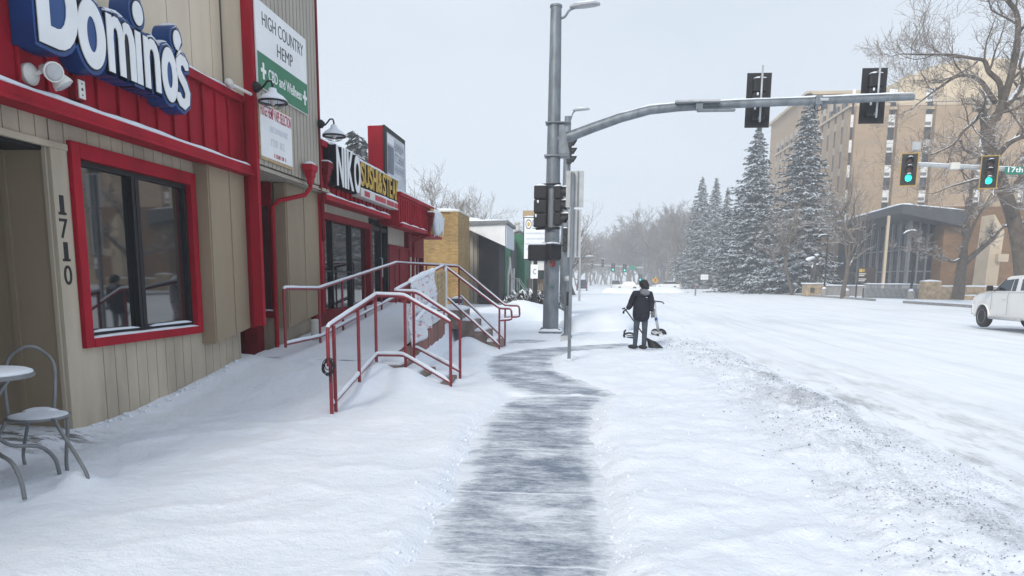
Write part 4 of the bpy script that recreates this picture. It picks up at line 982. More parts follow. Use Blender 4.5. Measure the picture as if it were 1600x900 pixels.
mb = MB(); mb.drift([(xa, YS_+.12, za), (xb+.12, YS_+.12, za)], .28, .06, 3, .1); mb.build('snow_cap', M['snow'], bd, smooth=True)
q = at(817, 329, 'Y', 44); q2 = at(845, 341, 'Y', 44); t = thing('pole_sign', 'plain tan sign board behind the white pole sign', 'sign', (q.x+.5, 44, 0)); MB().box(q.x, q2.x, 44, 44.25, q2.z, q.z).build('board', M['tan'], t); MB().box(q.x+.4, q.x+.55, 44.05, 44.2, -.1, q2.z).build('post', M['grey'], t)
# newspaper box
c = at(714, 475, 'Y', 27); t = thing('newspaper_box', 'dark blue newspaper box with snow on top against the yellow brick', 'newspaper box', (c.x, 27, .2))
MB().box(c.x-.2, c.x+.2, 27, 27.35, .25, .95).build('cabinet', M['rider'], t, bevel=.015); MB().box(c.x-.15, c.x+.15, 26.985, 27, .5, .85).build('door', M['black'], t); mb = MB(); mb.drift([(c.x-.2, 27.17, .95), (c.x+.2, 27.17, .95)], .34, .12, 3, .06); mb.build('snow_cap', M['snow'], t, smooth=True)
# ---- bistro table and chair
def tubecurve(p, n=8):
    """catmull-rom through points"""
    P = [V(q) for q in p]; P = [P[0]*2-P[1]]+P+[P[-1]*2-P[-2]]; out = []
    for i in range(1, len(P)-2):
        for k in range(n):
            t = k/n; a, b, c, d = P[i-1:i+3]; out.append(.5*((2*b)+(c-a)*t+(2*a-5*b+4*c-d)*t*t+(3*b-a-3*c+d)*t**3))
    out.append(P[-2]); return out
TQ = at(62, 588, 'Y', 5.0); T0 = V((TQ.x-.50, 5.0, TQ.z-.83))
t = thing('bistro_table', 'small round snow-covered metal table at the shop alcove', 'table', T0)
tp = MB().lathe([(.0, .80), (.33, .80), (.36, .805), (.365, .82), (.36, .838), (.0, .838)], T0, 40).build('tabletop', M['grey'], t, smooth=True, auto=40)
MB().lathe([(.355, .832), (.35, .85), (.32, .864), (.2, .872), (.0, .875)], T0, 40).build('snow_cap', M['snow'], tp, smooth=True)
for k in range(4):
    a = rad(-115+90*k); d = V((math.cos(a), math.sin(a), 0))
    MB().tube(tubecurve([T0+d*.22+V((0, 0, .80)), T0+d*.10+V((0, 0, .62)), T0+d*.06+V((0, 0, .42)), T0+d*.16+V((0, 0, .26)), T0+d*.38+V((0, 0, .20)), T0+d*.49+V((0, 0, .08)), T0+d*.52+V((0, 0, -.06))]), .016, 10).build('leg', M['grey'], t, smooth=True)
MB().tube([T0+V((math.cos(2*math.pi*i/24)*.08, math.sin(2*math.pi*i/24)*.08, .44)) for i in range(25)], .008, 6).build('ring', M['grey'], t, smooth=True)
def legp(px, py): return at(px, py, 'Z', .06)
L1, L2 = legp(135, 752), legp(85, 737)
C0 = V((-4.52, 5.55, .05))
t = thing('bistro_chair', 'grey metal bistro chair with snow on its round seat beside the table', 'chair', C0)
sc_ = C0+V((-.02, .0, .46)); seat = MB().lathe([(.0, -.01), (.20, -.012), (.225, -.018), (.24, -.005), (.235, .008), (.20, .004), (.0, -.004)], sc_, 36); st = seat.build('seat', M['grey'], t, smooth=True, auto=50)
mb = MB(); mb.lathe([(.222, .006), (.21, .015), (.15, .02), (.0, .022)], sc_, 36); mb.drift([sc_+V((-.22, .12, .015)), sc_+V((-.1, .17, .015)), sc_+V((.02, .17, .015))], .12, .028, 3, .03, .6); mb.build('snow_cap', M['snow'], st, smooth=True)
feet = [V((L1.x, L1.y, .02)), V((L2.x, L2.y+.15, .02)), V((-4.86, 5.28, .02)), V((-4.9, 5.78, .02))]
for f, bk in zip(feet, (1, .12, .35, .25)):
    d = (f-sc_); d.z = 0; d.normalize(); top = sc_+d*.20+V((0, 0, -.01))
    MB().tube(tubecurve([top, top+d*.09*bk+V((0, 0, -.02+.015*bk)), top+d*.14*bk+V((0, 0, -.06)), f+V((0, 0, .12)), f]), .0145, 10).build('leg', M['grey'], t, smooth=True)
a, b = sc_+V((-.34, .10, 0)), sc_+V((-.04, .20, 0))
MB().tube(tubecurve([b+V((.02, 0, -.02)), b+V((.04, .02, .22)), b+V((.02, .05, .42)), b+V((-.10, .08, .52)), (a+b)/2+V((-.02, .1, .56)), a+V((.06, .1, .54)), a+V((-.03, .06, .44)), a+V((-.05, .03, .22)), a+V((-.02, 0, -.02))]), .0145, 10).build('backrest', M['grey'], t, smooth=True)
# ================================================================== POLES, SIGNALS, PERSON, TRUCK
def signal(label, back=True, lit=None, group=None, border=None, name='traffic_light'):
    """three-section head at the origin, lenses facing -y; centre of the housing at z=0"""
    t = thing(name, label, 'traffic light', (0, 0, 0), group)
    mb = MB()
    for i in (-1, 0, 1): mb.box(-.17, .17, -.02, .19, i*.36-.172, i*.36+.172)
    h = mb.build('housing', M['black'], t, bevel=.03)
    if back:
        mb = MB(); mb.box(-.32, .32, -.005, .004, -.70, .70); mb.build('backplate', M['black'], t, bevel=.002)
        if border:
            mb = MB()
            for a in ((-.345, -.305, -.72, .72), (.305, .345, -.72, .72)): mb.box(a[0], a[1], -.014, -.008, a[2], a[3])
            for a in ((-.70, -.66), (.66, .70)): mb.box(-.305, .305, -.014, -.008, a[0], a[1])
            mb.build('border', M[border], t)
    for i, nm in ((1, 'soff'), (0, 'soff'), (-1, lit or 'soff')):
        MB().lathe([(.0, .0), (.145, .0), (.14, .03), (.09, .055), (.0, .065)], (0, -.02, i*.36), 20, Matrix.Rotation(rad(90), 3, 'X')).build('lens', M[nm], t, smooth=True, auto=40)
        mb = MB(); n = 14
        for j in range(n+1):
            a = rad(-35+250*j/n); L_ = .26 if 20 < j*250/n < 230 else .2
            for r_, yy in ((.158, -.02), (.158, -.02-L_*(.55+.45*math.sin(max(0, a) if a < math.pi else 0))), (.150, -.02-L_*(.55+.45*math.sin(max(0, a) if a < math.pi else 0))), (.150, -.02)):
                mb.v.append((r_*math.cos(a), yy, i*.36+r_*math.sin(a)))
        for j in range(n):
            for q in range(4): mb._f(j*4+q, j*4+(q+1) % 4, (j+1)*4+(q+1) % 4, (j+1)*4+q)
        mb._f(0, 1, 2, 3); mb._f(n*4+3, n*4+2, n*4+1, n*4)
        vz = mb.build('visor', M['black'], t, smooth=True, auto=40)
        mb = MB(); mb.drift([(0, -.03, i*.36+.155), (0, -.25, i*.36+.155)], .17, .06, i+2, .06, .4); mb.build('snow_cap', M['snow'], vz, smooth=True)
    mb = MB(); mb.drift([(-.15, .09, .53), (.15, .09, .53)], .2, .05, 4, .06, .4)
    for i in (0, -1): mb.ball((.06-.05*i, .20, i*.36+.12), (.03, .02, .045), 6, 4)
    mb.build('snow_cap', M['snow'], h, smooth=True)
    return t
# main corner pole with mast arm
PY = 23.2; b0 = at(860, 521, 'Y', PY); pt = at(870.5, 10, 'Y', PY); PX = b0.x
TP = thing('signal_pole', 'tall galvanised corner pole with curved mast arm and street lamp on top', 'signal pole', (PX, PY, 0))
MB().tube([(PX, PY, -.1), (PX, PY, 4), (PX, PY, pt.z)], [.255, .225, .165], 24).build('shaft', M['galv'], TP, smooth=True, auto=40)
MB().lathe([(.17, -.03), (.185, -.03), (.185, .03), (.10, .06), (.0, .065)], (PX, PY, pt.z), 20).build('cap', M['galv'], TP, smooth=True, auto=40)
mb = MB(); mb.box(PX-.36, PX+.36, PY-.36, PY+.36, -.05, .07)
for sx in (-1, 1):
    for sy in (-1, 1): mb.lathe([(.035, 0), (.035, .09), (.0, .09)], (PX+sx*.29, PY+sy*.29, .07), 8)
bp = mb.build('base_plate', M['galv'], TP, bevel=.01)
mb = MB(); mb.drift([(PX-.34, PY-.29, .07), (PX+.34, PY-.29, .07)], .16, .09, 3, .08); mb.drift([(PX+.29, PY-.3, .07), (PX+.29, PY+.3, .07)], .16, .09, 5, .08); mb.build('snow_cap', M['snow'], bp, smooth=True)
for z in (7.35, 5.35):
    MB().lathe([(.19, 0), (.215, 0), (.215, .035), (.19, .035)], (PX, PY, z-2+.0), 24).build('collar', M['galv'], TP, smooth=True, auto=40)
arm = [at(x, y, 'Y', PY) for x, y in ((891, 213), (925, 200), (970, 184), (1015, 172), (1060, 167.5), (1110, 165), (1180, 161.5), (1260, 159), (1340, 155.5), (1428, 152))]
arm = [V((PX+.12, PY, arm[0].z-.10))]+arm
AR = MB().tube(arm, [lerp(.165, .085, i/(len(arm)-1)) for i in range(len(arm))], 20).build('mast_arm', M['galv'], TP, smooth=True, auto=40)
mb = MB(); mb.drift([q+V((0, 0, .11)) for q in arm[2:]], .15, .045, 3, .15, .5); mb.build('snow_cap', M['snow'], AR, smooth=True)
z_ = arm[0].z; mb = MB(); mb.prism([(PX+.15, PY-.17, z_+.45), (PX+.33, PY-.17, z_+.42), (PX+.50, PY-.17, z_-.45), (PX+.15, PY-.17, z_-.45)], (0, .34, 0)); mb.box(PX-.26, PX+.52, PY-.25, PY+.25, z_+.46, z_+.50); mb.box(PX-.28, PX+.5, PY-.26, PY+.26, z_-.52, z_-.47)
mb.build('arm_gusset', M['galv'], TP, bevel=.01)
def cobra(par, p, d, L_, mtl='galv', s=1.0, rise=.5):
    p = V(p); d = V(d).normalized()
    MB().tube(tubecurve([p, p+d*L_*.3+V((0, 0, rise*.15)), p+d*L_*.6+V((0, 0, rise*.75)), p+d*L_+V((0, 0, rise))]), .04*s, 8).build('lamp_arm', M[mtl], par, smooth=True)
    q = p+d*L_+V((0, 0, rise)); side = V((-d.y, d.x, 0)); mb = MB(); prof = [(-.15, .07, .06), (.0, .12, .09), (.25, .17, .10), (.6, .16, .08), (.8, .08, .05)]
    for k, (u, w_, h_) in enumerate(prof):
        for j in range(10):
            a = 2*math.pi*j/10; mb.v.append(tuple(q+d*u*s+side*w_*s*math.cos(a)+V((0, 0, (h_*math.sin(a)*(1 if math.sin(a) > 0 else .6)+.02)*s))))
    for k in range(len(prof)-1):
        for j in range(10): mb._f(k*10+j, k*10+(j+1) % 10, (k+1)*10+(j+1) % 10, (k+1)*10+j)
    mb._f(*range(10)); mb._f(*range(40, 50))
    h = mb.build('lamp_head', M['galvl'] if mtl == 'galv' else M[mtl], par, smooth=True, auto=50)
    mb = MB(); mb.drift([q+V((0, 0, .09*s)), q+d*.7*s+V((0, 0, .09*s))], .26*s, .06*s, 3, .1); mb.build('snow_cap', M['snow'], h, smooth=True)
cobra(TP, (PX+.15, PY, pt.z-.34), (.97, -.22, 0), .42, 'galv', .95, .26)
mb = MB(); mb.box(PX-.05, PX+.13, PY-.264, PY-.242, 2.10, 2.42); mb.build('sticker', mat('worn_red_sticker', (.42, .10, .09), .6, .5, 14), TP)
mb = MB()
for z in (1.45, 2.95, 2.55): mb.box(PX-.06+.03*z, PX+.10, PY-.268, PY-.24, z, z+.02)
mb.build('tape', M['sgreen'], TP)
MB().box(PX-.30, PX-.16, PY-.22, PY-.1, 2.55, 2.85).build('junction_box', M['galvl'], TP, bevel=.01)
# plate and camera on the arm
def onarm(px): 
    best = min(range(len(arm)-1), key=lambda i: abs((at(px, 160, 'Y', PY).x)-(arm[i].x+arm[i+1].x)/2)); x = at(px, 160, 'Y', PY).x
    t = (x-arm[best].x)/(arm[best+1].x-arm[best].x); return arm[best].lerp(arm[best+1], t)
q = onarm(1083); t = thing('lamp_tray', 'flat pale shelf-like unit lying on the mast arm bend', 'fixture', q)
MB().box(q.x-.55, q.x+.75, PY-.35, PY-.08, q.z+.06, q.z+.12).build('panel', M['galvl'], t, bevel=.01); MB().box(q.x+.1, q.x+1.2, PY-.3, PY-.13, q.z-.20, q.z-.14).build('lower_panel', M['galv'], t, bevel=.01); MB().box(q.x+.05, q.x+.25, PY-.28, PY-.12, q.z-.15, q.z+.1).build('bracket', M['galv'], t)
q = onarm(1278); t = thing('cable_clamp', 'small clamp with looped cable hanging under the mast arm', 'clamp', q)
MB().box(q.x-.1, q.x+.1, PY-.14, PY+.14, q.z-.13, q.z+.14).build('clamp', M['galv'], t, bevel=.02)
MB().tube([V((q.x-.02+.11*math.cos(a), PY-.12, q.z-.20+.09*math.sin(a))) for a in [2*math.pi*i/14 for i in range(15)]], .014, 6).build('cable', M['black'], t, smooth=True); MB().box(q.x+.02, q.x+.26, PY-.16, PY-.1, q.z-.02, q.z+.06).build('box', M['galvl'], t, bevel=.01)
# signals
SIG = signal('black traffic light seen from behind, first along the near mast arm', group='traffic lights on the near mast arm')
def rear_mount(root):
    MB().tube([(0, .34, -.62), (0, .34, .80)], .026, 8).build('mount_tube', M['galvl'], root, smooth=True); mb = MB()
    for z in (-.5, .55): mb.box(-.02, .02, .10, .34, z-.03, z+.03)
    mb.build('mount_bracket', M['grey'], root)
rear_mount(SIG)
q = at(1184.5, 157, 'Y', PY+.55); place(SIG, q, math.pi, 1.14)
q2 = at(1364, 150, 'Y', PY+.55); S_2 = dup(SIG, q2, math.pi, 'black traffic light seen from behind, at the mast arm tip', 1.14)
SP_ = signal('black traffic light on the corner pole with its back to the walkway', back=False, group='traffic lights on the corner pole')
q = at(845, 324, 'Y', PY); place(SP_, (q.x, PY-.1, q.z), math.pi, 1.18)
S_4 = dup(SP_, (0, 0, 0), rad(80), 'black traffic light on the corner pole turned to the road, snow on its hoods', 1.10); q = at(877, 322, 'Y', PY-.4); S_4.location = (q.x, PY-.4, q.z)
mt = thing('signal_mount', 'black horizontal mounting pipes joining the corner pole traffic lights', 'bracket', (PX, PY, 3.5))
za, zb = at(855, 290, 'Y', PY).z, at(855, 358, 'Y', PY).z
for z in (za, zb): MB().tube([(PX-.5, PY-.1, z), (PX-.2, PY-.28, z), (PX+.25, PY-.4, z)], .035, 8).build('pipe', M['black'], mt, smooth=True)
def pedhead(label, loc, rz):
    t = thing('pedestrian_signal', label, 'pedestrian signal', (0, 0, 0), 'pedestrian signals on the corner pole')
    h = MB().box(-.30, .30, -.12, .12, -.25, .25).build('housing', M['black'], t, bevel=.05); MB().box(-.25, .25, -.145, -.12, -.2, .2).build('grille', M['dark'], t)
    MB().box(-.3, .3, -.22, -.12, .20, .235).build('visor', M['black'], t); mb = MB(); mb.drift([(-.28, 0, .25), (.28, 0, .25)], .24, .06, 3, .06); mb.build('snow_cap', M['snow'], h, smooth=True)
    return place(t, loc, rz)
q = at(840, 395, 'Y', PY-.2); pedhead('dark pedestrian signal facing away on the corner pole', (q.x, PY-.2, q.z), math.pi)
q = at(864, 394, 'Y', PY-.45); pedhead('dark pedestrian signal edge-on towards the road on the corner pole', (q.x, PY-.45, q.z), rad(60))
# second pole across the side street
P2 = 38.0; b = at(881, 492, 'Y', P2); t2 = thing('signal_pole', 'galvanised pole across the side street half hidden behind the corner pole', 'signal pole', (b.x, P2, 0))
tz = at(886, 182, 'Y', P2).z
MB().tube([(b.x, P2, -.1), (b.x, P2, tz)], [.27, .16], 20).build('shaft', M['galv'], t2, smooth=True, auto=40); MB().lathe([(.34, 0), (.34, .5), (.27, .55)], (b.x, P2, -.1), 16).build('base', M['conc'], t2)
cobra(t2, (b.x+.05, P2, tz-.2), (.95, -.3, 0), .35, 'galv', .9, .45)
for z_px, lab in ((237, 'small dark traffic light high on the pole across the side street'), (375, 'small dark traffic light low on the pole across the side street')):
    q = at(889 if z_px < 300 else 883, z_px, 'Y', P2-.4); dup(SP_, (q.x+.1, P2-.45, q.z), rad(84), lab, 1.1, 'traffic lights across the side street')
# push-button post
b = at(885, 528, 'Y', 21.5); t = thing('push_button_post', 'slim grey push-button post with domed snowy cap beside the corner pole', 'post', (b.x, 21.5, 0))
z1 = at(884, 436, 'Y', 21.5).z; MB().tube([(b.x, 21.5, -.1), (b.x, 21.5, z1)], .085, 14).build('shaft', M['galv'], t, smooth=True, auto=40); MB().ball((b.x, 21.5, z1), .10, 12, 8).build('cap', M['galvl'], t, smooth=True); MB().lathe([(.16, 0), (.16, .12), (.09, .18)], (b.x, 21.5, -.05), 14).build('base', M['galv'], t); MB().box(b.x-.02, b.x+.14, 21.36, 21.42, .95, 1.35).build('push_button', M['black'], t, bevel=.01)
# sign post seen from behind
SPY = 15.2; b = at(889, 565, 'Y', SPY); tz = at(898, 268, 'Y', SPY).z
t = thing('sign_post', 'steel sign post with two panels seen from behind beside the walkway', 'sign post', (b.x, SPY, 0))
MB().box(b.x-.035, b.x+.035, SPY-.035, SPY+.035, -.2, tz-.02).build('post', M['galv'], t, bevel=.008)
mb = MB(); mb.lathe([(.05, 0), (.07, .03), (.0, .06)], (b.x, SPY-.02, .0), 8); mb.build('snow_collar', M['snow'], t)
def backsign(px0, px1, py0, py1):
    a = at(px0, py0, 'Y', SPY+.06); c = at(px1, py1, 'Y', SPY+.06)
    o = MB().box(a.x, c.x, SPY+.055, SPY+.06, c.z, a.z).build('sign_panel', M['galvl'], t, bevel=.001)
    MB().box((a.x+c.x)/2-.09, (a.x+c.x)/2-.06, SPY+.03, SPY+.055, c.z+.02, a.z-.02).build('stiffener', M['galv'], o); MB().box((a.x+c.x)/2+.05, (a.x+c.x)/2+.08, SPY+.03, SPY+.055, c.z+.02, a.z-.02).build('stiffener', M['galv'], o)
backsign(885, 911.5, 267, 324); backsign(888, 907, 327, 402)
a = at(879, 524, 'Y', SPY); MB().prism([(b.x-.03, SPY-.01, a.z), (b.x-.22, SPY-.01, a.z-.01), (b.x-.16, SPY-.01, a.z-.06), (b.x-.2, SPY-.01, a.z-.13), (b.x-.03, SPY-.01, a.z-.1)], (0, .012, 0)).build('plate', M['galvl'], t)
# small lamp post down the street
Y_ = 60; b = at(905, 470, 'Y', Y_); z1 = at(905, 402, 'Y', Y_).z; t = thing('street_lamp', 'thin pale street lamp post down the street by the bare tree', 'street lamp', (b.x, Y_, 0)); MB().tube([(b.x, Y_, -.2), (b.x, Y_, z1)], [.10, .07], 8).build('shaft', M['galvl'], t); cobra(t, (b.x, Y_, z1-.05), (1, 0, 0), .5, 'galv', .8, .1); cobra(t, (b.x, Y_, z1-.05), (-1, 0, 0), .3, 'galv', .5, .05)
# ---------------------------------------------------------------- person shovelling
def skin(name, verts, edges, radii, m, parent, levels=2, smooth=True):
    me = bpy.data.meshes.new(name); me.from_pydata([tuple(v) for v in verts], edges, []); me.update()
    o = bpy.data.objects.new(name, me); COL.objects.link(o); sk = o.modifiers.new('skin', 'SKIN'); sk.use_smooth_shade = True
    if not me.skin_vertices: me.attributes  # layer is made with the modifier below
    bm = bmesh.new(); bm.from_mesh(me); ly = bm.verts.layers.skin.verify()
    for v, r in zip(bm.verts, radii): v[ly].radius = r if isinstance(r, tuple) else (r, r); v[ly].use_root = (v.index == 0)
    bm.to_mesh(me); bm.free()
    sb = o.modifiers.new('subd', 'SUBSURF'); sb.levels = levels; sb.render_levels = levels
    dg = bpy.context.evaluated_depsgraph_get(); dg.update(); me2 = bpy.data.meshes.new_from_object(o.evaluated_get(dg)); bpy.data.objects.remove(o)
    me2.materials.clear(); me2.materials.append(m); me2.polygons.foreach_set('use_smooth', [True]*len(me2.polygons)); me2.name = name
    ob = bpy.data.objects.new(name, me2); COL.objects.link(ob)
    if parent is not None: ob.parent = parent
    return ob
PE = thing('person', 'person in dark coat and grey trousers standing with a snow shovel by the kerb', 'person', (0, 0, 0))
# local frame: x right, y away from the camera; feet near origin; faces the road (+x, slightly away)
sv = [(0, .0, .93), (.0, .0, 1.12), (.015, .0, 1.30), (.01, .0, 1.42), (.035, .02, 1.50),     # 0-4 spine to neck
      (-.09, .0, .86), (-.115, .02, .48), (-.13, .0, .09), (-.16, -.02, .05), (-.23, -.03, .04),    # 5-9 left leg, toe out left
      (.09, .0, .86), (.10, .02, .48), (.095, .0, .09), (.075, -.03, .05), (.02, -.05, .04)]
ed = [(0, 1), (1, 2), (2, 3), (3, 4), (0, 5), (5, 6), (6, 7), (7, 8), (8, 9), (0, 10), (10, 11), (11, 12), (12, 13), (13, 14)]
rr = [(.13, .09), (.15, .115), (.165, .12), (.13, .09), .055, .098, .072, .062, .052, .038, .098, .072, .062, .052, .038]
body = skin('trousers', sv[:0]+[sv[0]]+sv[5:], [(0, 1), (1, 2), (2, 3), (3, 4), (4, 5), (0, 6), (6, 7), (7, 8), (8, 9), (9, 10)], [rr[0]]+rr[5:], M['pants'], PE)
cv = [(0, .0, .66), (.0, .0, .95), (.0, .0, 1.18), (.01, .0, 1.32), (.02, .0, 1.41), (.03, .01, 1.46),
      (-.17, .0, 1.38), (-.25, .06, 1.20), (-.29, .03, 1.07), (-.355, -.06, 1.00), (.19, .0, 1.38), (.235, .05, 1.20), (.235, .0, 1.05), (.245, -.05, .95)]
ce = [(0, 1), (1, 2), (2, 3), (3, 4), (4, 5), (4, 6), (6, 7), (7, 8), (8, 9), (4, 10), (10, 11), (11, 12), (12, 13)]
cr = [(.245, .19), (.235, .18), (.22, .17), (.205, .145), (.12, .085), .06, .10, .09, .08, .065, .10, .09, .08, .062]
coat = skin('coat', [(x, y, z) for x, y, z in cv], ce, cr, M['navy'], PE)
MB().lathe([(.07, -.03), (.105, .0), (.10, .045), (.06, .06)], (.04, .0, 1.45), 14, Matrix.Rotation(rad(12), 3, 'Y')).build('hood_collar', M['hood'], PE, smooth=True)
mb = MB(); mb.ball((.075, -.085, 1.43), (.13, .075, .085), 12, 8, Matrix.Rotation(rad(14), 3, 'Y'), .1); mb.build('hood', M['hood'], PE, smooth=True)
MB().ball((.095, -.06, 1.515), (.055, .05, .04), 10, 7).build('scarf', M['txtfaint'], PE, smooth=True)
HR = Matrix.Rotation(rad(125), 3, 'Z'); hp = lambda x, y, z: HR @ V((x-.045, y, 0))+V((.045, 0, z))
hd = MB(); hd.ball((.045, .0, 1.59), (.085, .08, .115), 16, 12); hd.ball(hp(.13, .0, 1.585), (.022, .022, .02), 8, 6); hd.ball(hp(.105, 0, 1.535), (.04, .04, .035), 8, 6); hd.ball(hp(.045, -.08, 1.585), (.018, .018, .03), 8, 6); hd.ball(hp(.045, .08, 1.585), (.018, .018, .03), 8, 6)
HD = hd.build('head', M['skin'], PE, smooth=True)
mb = MB()
for s_ in (-1, 1): mb.ball(hp(.122, s_*.03, 1.605), (.009, .009, .007), 6, 5)
mb.build('eye', M['black'], HD, smooth=True)
MB().ball(hp(.138, .0, 1.545), (.016, .016, .006), 8, 5).build('mouth', M['txtred'], HD, smooth=True)
mb = MB(); mb.ball((.035, .0, 1.64), (.122, .115, .108), 16, 10, None, .12); mb.ball(hp(-.005, .0, 1.58), (.105, .105, .12), 12, 9, None, .25); mb.build('knit_hat', M['black'], PE, smooth=True)
def hand(c, d, m, par, name='glove', curl=1.0, s=1.0):
    """palm and five bent fingers; d = finger direction"""
    c = V(c); d = V(d).normalized(); u = V((0, 0, 1)) if abs(d.z) < .8 else V((1, 0, 0)); a = d.cross(u).normalized(); b = a.cross(d).normalized()
    vs = [c-d*.02*s, c+d*.05*s]; es = [(0, 1)]; rs = [(.03*s, .02*s), (.038*s, .018*s)]
    for k, (o, L_) in enumerate(((-.030, .075), (-.010, .085), (.011, .08), (.030, .062))):
        p = c+d*.055*s+a*o*s; q = p+d*L_*.5*s-b*.012*curl*s; r_ = q+d*L_*.35*s*(1-.5*curl)-b*.03*curl*s; i = len(vs); vs += [p, q, r_]; es += [(1, i), (i, i+1), (i+1, i+2)]; rs += [.0105*s, .0098*s, .0085*s]
    p = c+d*.01*s+a*.035*s; i = len(vs); vs += [p, p+a*.03*s+d*.02*s-b*.01*s, p+a*.035*s+d*.05*s-b*.025*s]; es += [(0, i), (i, i+1), (i+1, i+2)]; rs += [.013*s, .0115*s, .010*s]
    return skin(name, vs, es, rs, m, par, 1)
hand((-.385, -.09, .985), (-.5, .25, -.35), M['black'], PE, curl=1.3)
hand((.255, -.07, .90), (.25, -.3, -.75), M['hood'], PE, curl=.7)
for x, y in ((-.135, -.0), (.095, -.0)):
    pass
bt = MB()
for (x, y, a) in ((-.175, -.0, 82), (.07, -.03, 62)):
    bt.ball((x, y-.02, .055), (.055, .135, .055), 12, 8, Matrix.Rotation(rad(a), 3, 'Z'), .05)
bt.build('boots', M['black'], PE, smooth=True)
MB().box(.24, .34, .0, .06, .80, 1.02).build('cuff_bag', M['hood'], PE, bevel=.02)
p = at(1000, 544, 'Z', .02); PEY = p.y; place(PE, (p.x, p.y, .0), rad(-6), .985)
# shovel held in the hands
SHV = thing('snow_shovel', 'black snow shovel held by the person in the dark coat', 'shovel', (0, 0, 0))
MB().tube([(-.40, -.06, 1.0), (-.20, .16, .72), (.06, .20, .36), (.22, .16, .14)], .016, 8).build('shaft', M['black'], SHV, smooth=True); MB().tube([(-.42, .0, 1.02), (-.46, -.10, 1.01)], .02, 8).build('grip', M['black'], SHV, smooth=True)
mb = MB(); n = 8
for k in (0, 1):
    for i in range(n+1):
        for j in range(5):
            u = i/n*2-1; w_ = j/4; mb.v.append((.27+w_*.13+u*.19*(.65+.35*w_), .10-.06*w_-.09*(1-u*u)+.02*k, .24-.21*w_-.05*u*(1-w_)))
o_ = (n+1)*5
for i in range(n):
    for j in range(4):
        a = i*5+j; mb._f(a, a+5, a+6, a+1); mb._f(o_+a+1, o_+a+6, o_+a+5, o_+a)
mb.build('blade', M['black'], SHV, smooth=True); place(SHV, (p.x, p.y, .0), rad(-6), .985)
# electric kick scooter standing in the snow
b = at(1027, 527, 'Z', .0); SC1 = thing('kick_scooter', 'grey kick scooter standing upright in the snow beside the person', 'scooter', (0, 0, 0))
MB().tube([(.03, 0, .20), (-.09, 0, .75), (-.125, 0, 1.12)], [.045, .04, .036], 12).build('stem', M['galvl'], SC1, smooth=True)
hb = MB().tube([(-.20, -.14, 1.10), (-.14, -.05, 1.14), (-.12, 0, 1.15), (-.02, .10, 1.14), (.13, .2, 1.12)], .02, 8).build('handlebar', M['black'], SC1, smooth=True)
MB().tube([(.04, .12, 1.14), (.15, .2, 1.11), (.19, .2, 1.06)], .017, 6).build('brake_lever', M['black'], SC1); MB().box(-.17, -.09, -.045, .045, 1.10, 1.18).build('display', M['grey'], SC1, bevel=.015)
MB().tube([(-.05, 0, .55), (-.06, 0, .6), (-.065, 0, .64)], .047, 12).build('band', M['blue'], SC1)
dk = MB().prism([(.05, -.09, .16), (-.1, -.09, .10), (-.12, .75, .11), (.12, .75, .11), (.14, -.05, .15)], (0, 0, .06)).build('deck', M['galvl'], SC1, bevel=.02)
W_ = Matrix.Rotation(rad(90), 3, 'X') @ Matrix.Rotation(0, 3, 'Z')
for y, x in ((0, .10), (.82, 0)):
    wv = MB().lathe([(.02, -.035), (.10, -.035), (.125, -.02), (.13, 0), (.125, .02), (.10, .035), (.02, .035)], (x, y, .11), 20, Matrix.Rotation(rad(80), 3, 'X')).build('wheel', M['tyre'], SC1, smooth=True, auto=40); MB().lathe([(.0, -.038), (.06, -.038), (.06, .038), (.0, .038)], (x, y, .11), 14, Matrix.Rotation(rad(80), 3, 'X')).build('rim', M['rim'], wv)
MB().tube([(.10+.16*math.cos(a), 0, .11+.16*math.sin(a)) for a in [math.pi*(.02+.75*i/8) for i in range(9)]], .03, 8).build('mudguard', M['black'], SC1, smooth=True)
place(SC1, (b.x, b.y, -.02), 0, .96)
b = at(982, 530, 'Z', .0); SC2 = thing('kick_scooter', 'fallen black kick scooter mostly buried in snow behind the person', 'scooter', (b.x, b.y, .0))
MB().tube([(b.x-.12, b.y, .0), (b.x-.13, b.y, .16), (b.x-.12, b.y, .24)], .028, 8).build('stem', M['black'], SC2, smooth=True); MB().tube([b+V((.02+.17*math.cos(a), .02, .06+.12*math.sin(a))) for a in [math.pi*(.0+.95*i/9) for i in range(10)]], .028, 8).build('mudguard', M['black'], SC2, smooth=True); MB().box(b.x-.05, b.x+.2, b.y-.02, b.y+.9, .0, .06).build('deck', M['black'], SC2, bevel=.02); MB().ball(b+V((-.10, 0, .25)), .03, 8, 6).build('grip', M['black'], SC2, smooth=True)
